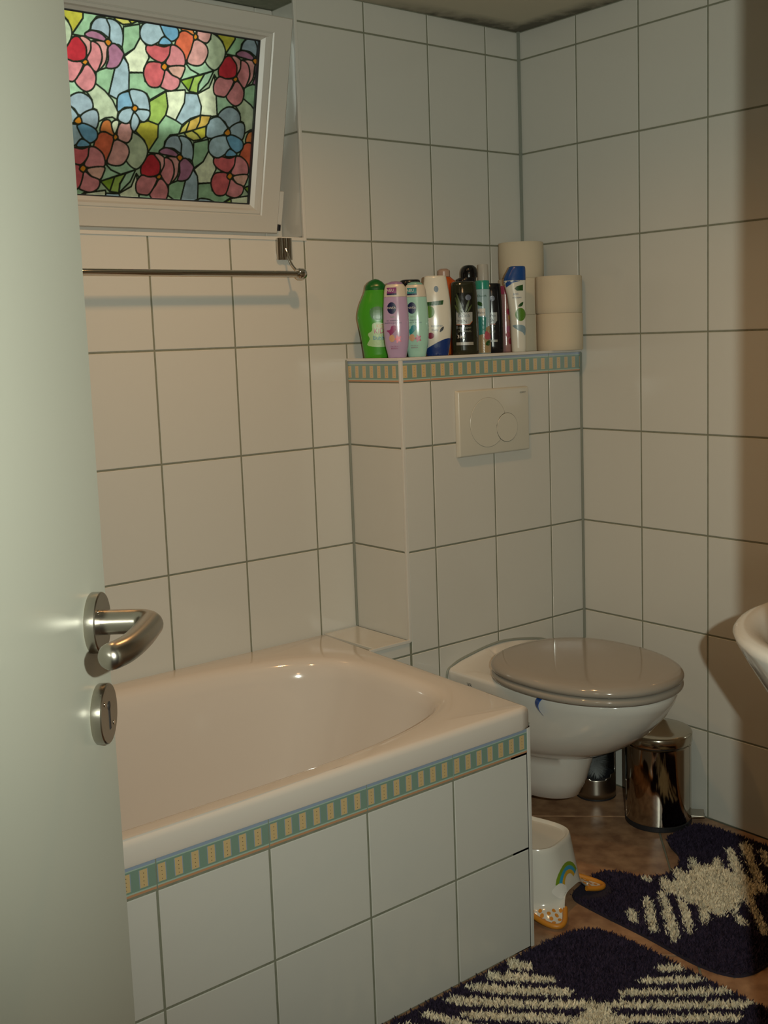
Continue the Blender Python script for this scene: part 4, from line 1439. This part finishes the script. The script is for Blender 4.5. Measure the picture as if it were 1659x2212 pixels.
# violet and aqua shower gels: one is built, the other copied
kb = [(0.0, 0.0215, 0.0150, 0), (0.030, 0.0272, 0.0180, 0), (0.066, 0.0300, 0.0195, 0), (0.105, 0.0296, 0.0193, 0), (0.141, 0.0272, 0.0178, 0)]
kc = [(0.1414, 0.0270, 0.0176, 0), (0.156, 0.0256, 0.0165, 0), (0.165, 0.0235, 0.0150, 0), (0.170, 0.0200, 0.0130, 0)]
kd = [(0.1702, 0.0185, 0.0122, 0), (0.174, 0.0165, 0.011, 0), (0.1768, 0.008, 0.006, 0), (0.1772, 0.001, 0.001, 0)]
for (x, y, lab, c1, c2, c3, hair, extra) in (
        (-0.5991, -0.172, 'violet shower gel bottle in front of the green bottle', '9a86a4', '8a7098', '7a3470', '8a3a6a', 'd05a72'),
        (-0.5282, -0.160, 'pale aqua shower gel bottle right of the violet one', '8ab4a8', '78a89c', '2a7f86', '1f8088', 'a03a5a')):
    r_, bo, ca = bottle(lab, x, y, kb, pl('gel_plastic_' + ('violet' if c1 == '9a86a4' else 'aqua'), lin(c1) if 0 else tuple(v * 1.25 for v in lin(c1)), 0.15, coat=0.4), kc, pl('cream_cap', (0.52, 0.48, 0.40), 0.3), rz=math.radians(-42))
    loft('cap_lid', sect(dense(kd, 3)), pl('lid_' + c2, c2, 0.25), r_)
    decal('badge', ca, [sh_rect(-0.0185, 0.149, 0.004, 0.1625)], pl('badge_' + c3, c3, 0.3), r_, eps=0.0005)
    decal('badge_stripe', ca, [sh_rect(-0.0185, 0.1455, 0.004, 0.149)], NAVYP, r_, eps=0.0006)
    decal('badge_lettering', ca, [sh_text('NEU', 0.0095, -0.0105, 0.1558, 0.9)], WHITEP, r_, eps=0.0009)
    decal('logo_oval', bo, [sh_ell(-0.0085, 0.1155, 0.0105, 0.0135)], NAVYP, r_)
    decal('logo_lettering', bo, [sh_text('NIVEA', 0.0070, -0.0085, 0.1158)], WHITEP, r_, eps=0.0009)
    decal('small_lettering', bo, [sh_text('kids', 0.0065, -0.0075, 0.0955)], pl('print_sage', '7f9a78', 0.3), r_, eps=0.0008)
    decal('lettering', bo, [sh_text('2in1 SHAMPOO', 0.0042, -0.007, 0.0868), sh_text('SHAMPOO & SPÜLUNG', 0.0038, -0.006, 0.0812)], NAVYP, r_, eps=0.0008)
    decal('printed_splash', bo, [sh_poly([(-0.022, 0.064), (-0.014, 0.066), (-0.010, 0.074), (-0.002, 0.075), (0.001, 0.068), (-0.005, 0.060), (-0.014, 0.052), (-0.016, 0.058)])], pl('splash_' + hair, hair, 0.3), r_)
    decal('printed_flower', bo, [sh_poly([(0.004 + (0.0095 if k % 2 else 0.005) * math.cos(k * PI / 5), 0.044 + (0.0105 if k % 2 else 0.0055) * math.sin(k * PI / 5)) for k in range(10)], False)], pl('flower_' + extra, extra, 0.3), r_)
    decal('printed_spot', bo, [sh_ell(-0.010, 0.046, 0.0065, 0.0085)], pl('print_peach', 'c09a78', 0.3), r_, eps=0.0006)
    decal('lettering', bo, [sh_text('Duft 250 ml', 0.0036, -0.005, 0.0275), sh_text('BEEREN', 0.0046, -0.005, 0.0225)], pl('print_berry', '8a3a5e', 0.3), r_, eps=0.0008)

BLK = pl('black_plastic', '15161a', 0.14)
OLV = pl('olive_plastic', '23261a', 0.10, coat=0.3)
bottle('black-capped bottle standing behind the violet and aqua gels', -0.4645, -0.062,
       [(0.0, 0.027, 0.017, 0), (0.08, 0.030, 0.019, 0), (0.150, 0.029, 0.018, 0)], pl('charcoal_plastic', '2c2a2a', 0.3),
       [(0.1505, 0.0285, 0.0175, 0), (0.176, 0.0275, 0.0165, 0.001), (0.186, 0.0240, 0.0150, 0.003), (0.188, 0.020, 0.012, 0.004)], BLK)

# white anti-dandruff shampoo standing on its blue cap
r_, bo, ca = bottle('white shampoo bottle standing upside down on its dark blue cap, green apple label', -0.4506, -0.145,
                    [(0.0, 0.0265, 0.017, 0.001), (0.02, 0.0305, 0.019, 0), (0.05, 0.0345, 0.021, 0), (0.085, 0.0365, 0.022, 0), (0.12, 0.0355, 0.021, 0), (0.15, 0.0330, 0.020, 0),
                     (0.178, 0.0285, 0.018, 0), (0.190, 0.0265, 0.0165, 0), (0.1925, 0.024, 0.014, 0)], pl('white_shampoo_plastic', (0.62, 0.62, 0.55), 0.2, coat=0.3), None, None)
decal('cap', bo, [sh_poly([(-0.024, 0.0012), (-0.0285, 0.016), (-0.020, 0.022), (0.0, 0.033), (0.018, 0.0405), (0.028, 0.042), (0.0315, 0.041), (0.0285, 0.022), (0.0245, 0.0012)], False)], pl('deep_blue_plastic', '12306e', 0.2), r_, eps=0.0012)
AG = pl('apple_green_print', '4f7c26', 0.3)
GRP = pl('leaf_green_print', '1f4a1c', 0.3)
decal('green_banner', bo, [sh_poly([(-0.030, 0.120), (0.0155, 0.1225), (0.0175, 0.1330), (-0.028, 0.129)], False)], GRP, r_)
decal('apple_print', bo, [sh_ell(-0.018, 0.106, 0.013, 0.0145)], AG, r_)
decal('badge_ring', bo, [sh_ell(0.0005, 0.160, 0.0055, 0.0075)], pl('print_steel_blue', '5f7486', 0.3), r_)
decal('lettering', bo, [sh_text('suppenso', 0.0072, -0.0005, 0.0725), sh_text('fruity', 0.0075, -0.005, 0.0625)], pl('print_blue_text', '2a4a72', 0.3), r_, eps=0.0008)
decal('red_drop', bo, [sh_ell(-0.016, 0.049, 0.0085, 0.0075)], pl('print_crimson', '7a1c3a', 0.3), r_)
decal('seal', bo, [sh_poly([(0.006, 0.057), (0.014, 0.062), (0.016, 0.070), (0.009, 0.066)], True)], DARKT, r_, eps=0.0008)

# orange bottle with a pale cap behind
bottle('orange bottle with pale pink cap, mostly hidden behind the white shampoo', -0.3357, -0.055,
       [(0.0, 0.029, 0.019, 0), (0.10, 0.031, 0.020, 0), (0.160, 0.029, 0.019, 0), (0.185, 0.024, 0.017, 0), (0.196, 0.0165, 0.0145, -0.004)], pl('orange_plastic', 'b04a12', 0.25),
       [(0.1965, 0.0155, 0.0145, -0.0045), (0.208, 0.0155, 0.0145, -0.0045), (0.212, 0.0150, 0.0140, -0.0045), (0.2165, 0.009, 0.009, -0.0045)], pl('pale_pink_cap', 'a88c7c', 0.3), e=2.1)

# olive men's shower gel
r_, bo, ca = bottle("dark olive men's shower gel bottle with white label text and hemp leaf print", -0.3757, -0.165,
                    [(0.0, 0.0325, 0.0185, 0.001), (0.04, 0.0335, 0.019, 0.0005), (0.10, 0.0335, 0.019, 0), (0.150, 0.0320, 0.018, -0.0005), (0.170, 0.0305, 0.0165, -0.001), (0.1765, 0.0285, 0.014, -0.001), (0.178, 0.024, 0.011, -0.001)], OLV, None, None)
decal('label_panel', bo, [sh_rect(-0.0235, 0.022, 0.0190, 0.150)], pl('near_black_print', '101310', 0.10, coat=0.3), r_, eps=0.0003)
for k, (x0, z0, x1, z1, wv) in enumerate(((-0.012, 0.096, -0.024, 0.122, 0.003), (-0.009, 0.096, -0.022, 0.140, 0.0035), (-0.004, 0.096, -0.020, 0.150, 0.003), (0.0, 0.100, 0.012, 0.137, 0.003), (0.004, 0.100, 0.017, 0.122, 0.0025))):
    mx_, mz_ = (x0 + x1) / 2, (z0 + z1) / 2
    decal('leaf_print', bo, [sh_poly([(x0, z0), (mx_ + wv, mz_), (x1, z1), (mx_ - wv, mz_)], True)], pl('olive_leaf_print', '3c4a1c', 0.3), r_, eps=0.0006)
decal('logo_panel', bo, [sh_poly([(-0.0215, 0.074), (0.0105, 0.0745), (0.0175, 0.082), (0.0180, 0.103), (-0.0215, 0.103)], False)], pl('print_grey_panel', '8d9290', 0.25), r_, eps=0.0006)
decal('orange_stripe', bo, [sh_poly([(-0.0215, 0.0725), (0.0110, 0.0725), (0.0178, 0.0805), (0.0175, 0.082), (0.0105, 0.0745), (-0.0215, 0.0742)], False)], pl('print_burnt_orange', 'a4552a', 0.3), r_, eps=0.0007)
decal('logo_lettering', bo, [sh_text('Balea', 0.0135, -0.003, 0.0955)], pl('print_grey_text', '3c4850', 0.3), r_, eps=0.0010)
decal('logo_lettering', bo, [sh_text('MEN', 0.0115, -0.0075, 0.0810)], DARKT, r_, eps=0.0010)
decal('lettering', bo, [sh_text('DRY HEMP', 0.0066, -0.002, 0.0650), sh_text('DUSCHGEL', 0.0066, -0.002, 0.0570)], pl('print_khaki', '6b6f58', 0.3), r_, eps=0.0010)
decal('lettering', bo, [sh_text('3in1', 0.0120, -0.0105, 0.0440)], WHITEP, r_, eps=0.0010)
decal('white_strip', bo, [sh_rect(-0.0225, 0.0235, 0.0185, 0.0305)], pl('print_grey_strip', '8c8a80', 0.3), r_, eps=0.0010)
decal('round_badge', bo, [sh_ell(0.0085, 0.1385, 0.0070, 0.0070)], pl('print_slate', '4c5468', 0.3), r_, eps=0.0010)

# tall black bottle with domed cap behind
bottle('tall black bottle with a domed cap, behind the olive shower gel', -0.2643, -0.065,
       [(0.0, 0.029, 0.020, -0.006), (0.10, 0.030, 0.021, -0.006), (0.165, 0.029, 0.020, -0.008), (0.190, 0.026, 0.018, -0.008), (0.194, 0.0235, 0.017, -0.004)], BLK,
       [(0.1945, 0.0225, 0.0205, 0), (0.208, 0.0225, 0.0205, 0), (0.218, 0.0195, 0.0185, 0), (0.225, 0.012, 0.012, 0), (0.2265, 0.003, 0.003, 0)], pl('glossy_black_plastic', '0c0d10', 0.12), e=2.1)

# spray can with clear white cap
bottle('slim spray can with a translucent white cap, behind the turquoise-capped can', -0.2050, -0.055,
       [(0.0, 0.0145, 0.0145, 0), (0.09, 0.0145, 0.0145, 0), (0.185, 0.0145, 0.0145, 0)], pl('silver_can', (0.45, 0.45, 0.42), 0.25, metal=0.8),
       [(0.1855, 0.0142, 0.0142, 0), (0.205, 0.0140, 0.0140, 0), (0.226, 0.0132, 0.0132, 0), (0.2295, 0.012, 0.012, 0)], pl('translucent_white_cap', (0.45, 0.43, 0.38), 0.15), e=2, cat='spray can', name='spray_can')

# turquoise-capped beach can
r_, bo, ca = bottle('turquoise-capped spray can printed with sky, sand and a watermelon slice', -0.2987, -0.150,
                    [(0.0, 0.0180, 0.0180, 0), (0.08, 0.0180, 0.0180, 0), (0.1595, 0.0180, 0.0180, 0)], pl('sky_blue_print', (0.30, 0.45, 0.50), 0.10, coat=0.5),
                    [(0.160, 0.0176, 0.0176, 0), (0.170, 0.0176, 0.0176, 0), (0.1795, 0.0174, 0.0174, 0), (0.1815, 0.0165, 0.0165, 0)], pl('turquoise_plastic', '2a8a78', 0.25), e=2, cat='spray can', name='spray_can')
decal('sand_print', bo, [sh_poly([(-0.0172, 0.002), (0.0172, 0.002), (0.0172, 0.072), (0.008, 0.066), (-0.0172, 0.055)], False)], pl('sand_print', '9a8562', 0.25, coat=0.5), r_, eps=0.0003)
decal('sea_print', bo, [sh_poly([(-0.0172, 0.045), (0.004, 0.050), (0.006, 0.090), (-0.0172, 0.093)], False)], pl('sea_print', '2f7f78', 0.25, coat=0.5), r_, eps=0.0005)
decal('logo_patch', bo, [sh_rect(-0.015, 0.094, 0.004, 0.112)], WHITEP, r_, eps=0.0007)
decal('logo_lettering', bo, [sh_text('Balea', 0.0075, -0.0055, 0.102)], DARKT, r_, eps=0.0010)
decal('watermelon_print', bo, [sh_poly([(0.001, 0.038), (0.014, 0.036), (0.0165, 0.046), (0.004, 0.056)], True)], pl('melon_print', 'a8505a', 0.3), r_, eps=0.0008)
decal('leaf_print', bo, [sh_poly([(0.003, 0.022), (0.012, 0.020), (0.014, 0.032), (0.006, 0.030)], True)], GRP, r_, eps=0.0008)
decal('leaf_print', bo, [sh_poly([(-0.014, 0.122), (-0.004, 0.118), (-0.002, 0.124), (-0.012, 0.130)], True)], GRP, r_, eps=0.0008)
decal('lettering', bo, [sh_text('Dusch', 0.0085, -0.003, 0.143)], GRP, r_, eps=0.0008)

# dark slim men's gel
r_, bo, ca = bottle("black slim men's shower gel bottle between the beach can and the pink one", -0.2230, -0.108,
                    [(0.0, 0.0235, 0.0165, 0.001), (0.06, 0.0240, 0.017, 0.0005), (0.12, 0.0235, 0.0165, 0), (0.165, 0.0220, 0.015, -0.001), (0.176, 0.021, 0.012, -0.001), (0.1775, 0.017, 0.009, -0.001)], BLK, None, None)
decal('logo_panel', bo, [sh_poly([(-0.021, 0.074), (0.002, 0.0745), (0.008, 0.082), (0.0085, 0.103), (-0.021, 0.103)], False)], pl('print_grey_panel', '8d9290', 0.25), r_, eps=0.0006)
decal('orange_stripe', bo, [sh_rect(-0.021, 0.072, 0.003, 0.0742)], pl('print_burnt_orange', 'a4552a', 0.3), r_, eps=0.0007)
decal('logo_lettering', bo, [sh_text('Balea', 0.010, -0.006, 0.0955), sh_text('MEN', 0.009, -0.008, 0.0825)], DARKT, r_, eps=0.0010)
decal('lettering', bo, [sh_text('MEN', 0.006, -0.004, 0.067), sh_text('3in1', 0.009, -0.004, 0.054)], pl('print_khaki', '6b6f58', 0.3), r_, eps=0.0010)
decal('white_strip', bo, [sh_rect(-0.02, 0.0275, 0.008, 0.0335)], pl('print_grey_strip', '8c8a80', 0.3), r_, eps=0.0010)
decal('round_badge', bo, [sh_ell(-0.003, 0.1385, 0.0065, 0.0070)], pl('print_slate', '4c5468', 0.3), r_, eps=0.0010)

# pink fruit bottle
r_, bo, ca = bottle('slim pink fruit-printed bottle beside the apple shampoo', -0.1595, -0.090,
                    [(0.0, 0.0160, 0.0150, 0), (0.07, 0.0160, 0.0150, 0), (0.150, 0.0155, 0.0150, 0)], pl('pale_pink_print', 'a07a78', 0.18, coat=0.5),
                    [(0.1505, 0.0155, 0.0148, 0), (0.160, 0.0155, 0.0148, 0), (0.170, 0.0150, 0.0145, 0), (0.172, 0.013, 0.013, 0)], pl('raspberry_cap', '94405a', 0.25), e=2.1)
for k, (x_, z_, c_) in enumerate(((0.006, 0.105, '9a3050'), (0.010, 0.090, 'b8983a'), (0.006, 0.120, 'b09088'), (0.004, 0.060, 'a0587a'), (0.009, 0.028, '8a2a44'), (0.003, 0.045, '9a4a58'))):
    decal('fruit_print', bo, [sh_ell(x_, z_, 0.0055, 0.008)], pl('fruit_' + c_, c_, 0.3), r_, eps=0.0006)

# white shampoo with slanted blue cap
r_, bo, ca = bottle('white apple shampoo bottle with a slanted blue cap, rightmost bottle before the rolls', -0.1980, -0.168,
                    [(0.0, 0.0185, 0.0165, 0.0045), (0.04, 0.0195, 0.018, 0.004), (0.09, 0.0205, 0.019, 0.0035), (0.14, 0.0235, 0.018, 0.001), (0.170, 0.0270, 0.0165, -0.002), (0.181, 0.0282, 0.016, -0.003)], pl('white_shampoo_plastic', (0.62, 0.62, 0.55), 0.2, coat=0.3),
                    [(0.1815, 0.0284, 0.0160, -0.0032), (0.195, 0.0262, 0.0150, -0.0010), (0.210, 0.0220, 0.0140, 0.0030), (0.2155, 0.0200, 0.013, 0.004), (0.217, 0.017, 0.011, 0.004)], pl('royal_blue_plastic', '1a4484', 0.22))
decal('cap_edge', bo, [sh_poly([(-0.034, 0.172), (-0.034, 0.183), (0.028, 0.183), (0.028, 0.1815), (0.010, 0.1795), (-0.008, 0.1755), (-0.020, 0.168), (-0.030, 0.160)], False)], pl('royal_blue_plastic', '1a4484', 0.22), r_, eps=0.0006)
decal('leaf_badge', bo, [sh_poly([(-0.006, 0.160), (0.0, 0.166), (0.016, 0.170), (0.016, 0.155), (0.0, 0.155)], False)], GRP, r_)
decal('lettering', bo, [sh_text('anti', 0.009, -0.003, 0.147), sh_text('schuppen', 0.006, 0.0, 0.138)], pl('print_blue_text', '2a4a72', 0.3), r_, eps=0.0008)
decal('apple_print', bo, [sh_ell(0.008, 0.095, 0.0135, 0.0165)], AG, r_)
decal('leaf_print', bo, [sh_poly([(0.002, 0.115), (0.008, 0.123), (0.016, 0.126), (0.012, 0.116)], True)], GRP, r_)
decal('water_print', bo, [sh_poly([(-0.012, 0.068), (0.018, 0.066), (0.019, 0.042), (0.012, 0.050), (0.0, 0.056)], True)], pl('print_mist_blue', '7a94a0', 0.3), r_)

# toilet rolls
PAP = mat('recycled_toilet_paper', (0.60, 0.52, 0.385), 0.95, bump=(260, 0.25, 0.0015))
CARD = mat('grey_cardboard', (0.25, 0.20, 0.14), 0.9)


def roll(x, y, z, label, rz=0.0):
    r_ = root('toilet_roll', (x, y, z), rz, label, 'toilet paper', 'toilet rolls in the corner of the ledge')
    R_, H_ = 0.0598, 0.0955
    pr = [(0.022, 0.0005), (R_ - 0.002, 0.0), (R_ - 0.0004, 0.002), (R_, 0.02), (R_ + 0.0002, H_ / 2), (R_, H_ - 0.02), (R_ - 0.0004, H_ - 0.002), (R_ - 0.002, H_), (0.022, H_ - 0.0005), (0.022, 0.0005)]
    rr = []
    for r, zz in pr:
        ring = []
        for i in range(72):
            a = 2 * PI * i / 72
            k = r + (0.0012 * (i / 72) if r > 0.04 else 0)
            ring.append((k * math.cos(a), k * math.sin(a), zz))
        rr.append(ring)
    loft('paper', rr, PAP, r_, False, False, angle=50)
    lathe('cardboard_core', [(0.0218, 0.001), (0.0218, H_ - 0.001), (0.0205, H_ - 0.001), (0.0205, 0.001), (0.0218, 0.001)], CARD, r_, 36, cap0=False, cap1=False)


HR = 0.0958
roll(-0.061, -0.190, ZL, 'lower toilet roll of the front stack at the ledge corner', 2.0)
roll(-0.062, -0.190, ZL + HR, 'upper toilet roll of the front stack at the ledge corner', 2.9)
roll(-0.073, -0.064, ZL, 'lowest toilet roll of the rear stack behind the apple shampoo', 2.4)
roll(-0.074, -0.064, ZL + HR, 'middle toilet roll of the rear stack behind the apple shampoo', 2.6)
roll(-0.072, -0.064, ZL + 2 * HR, 'topmost toilet roll, the tallest of the rear stack', 1.9)
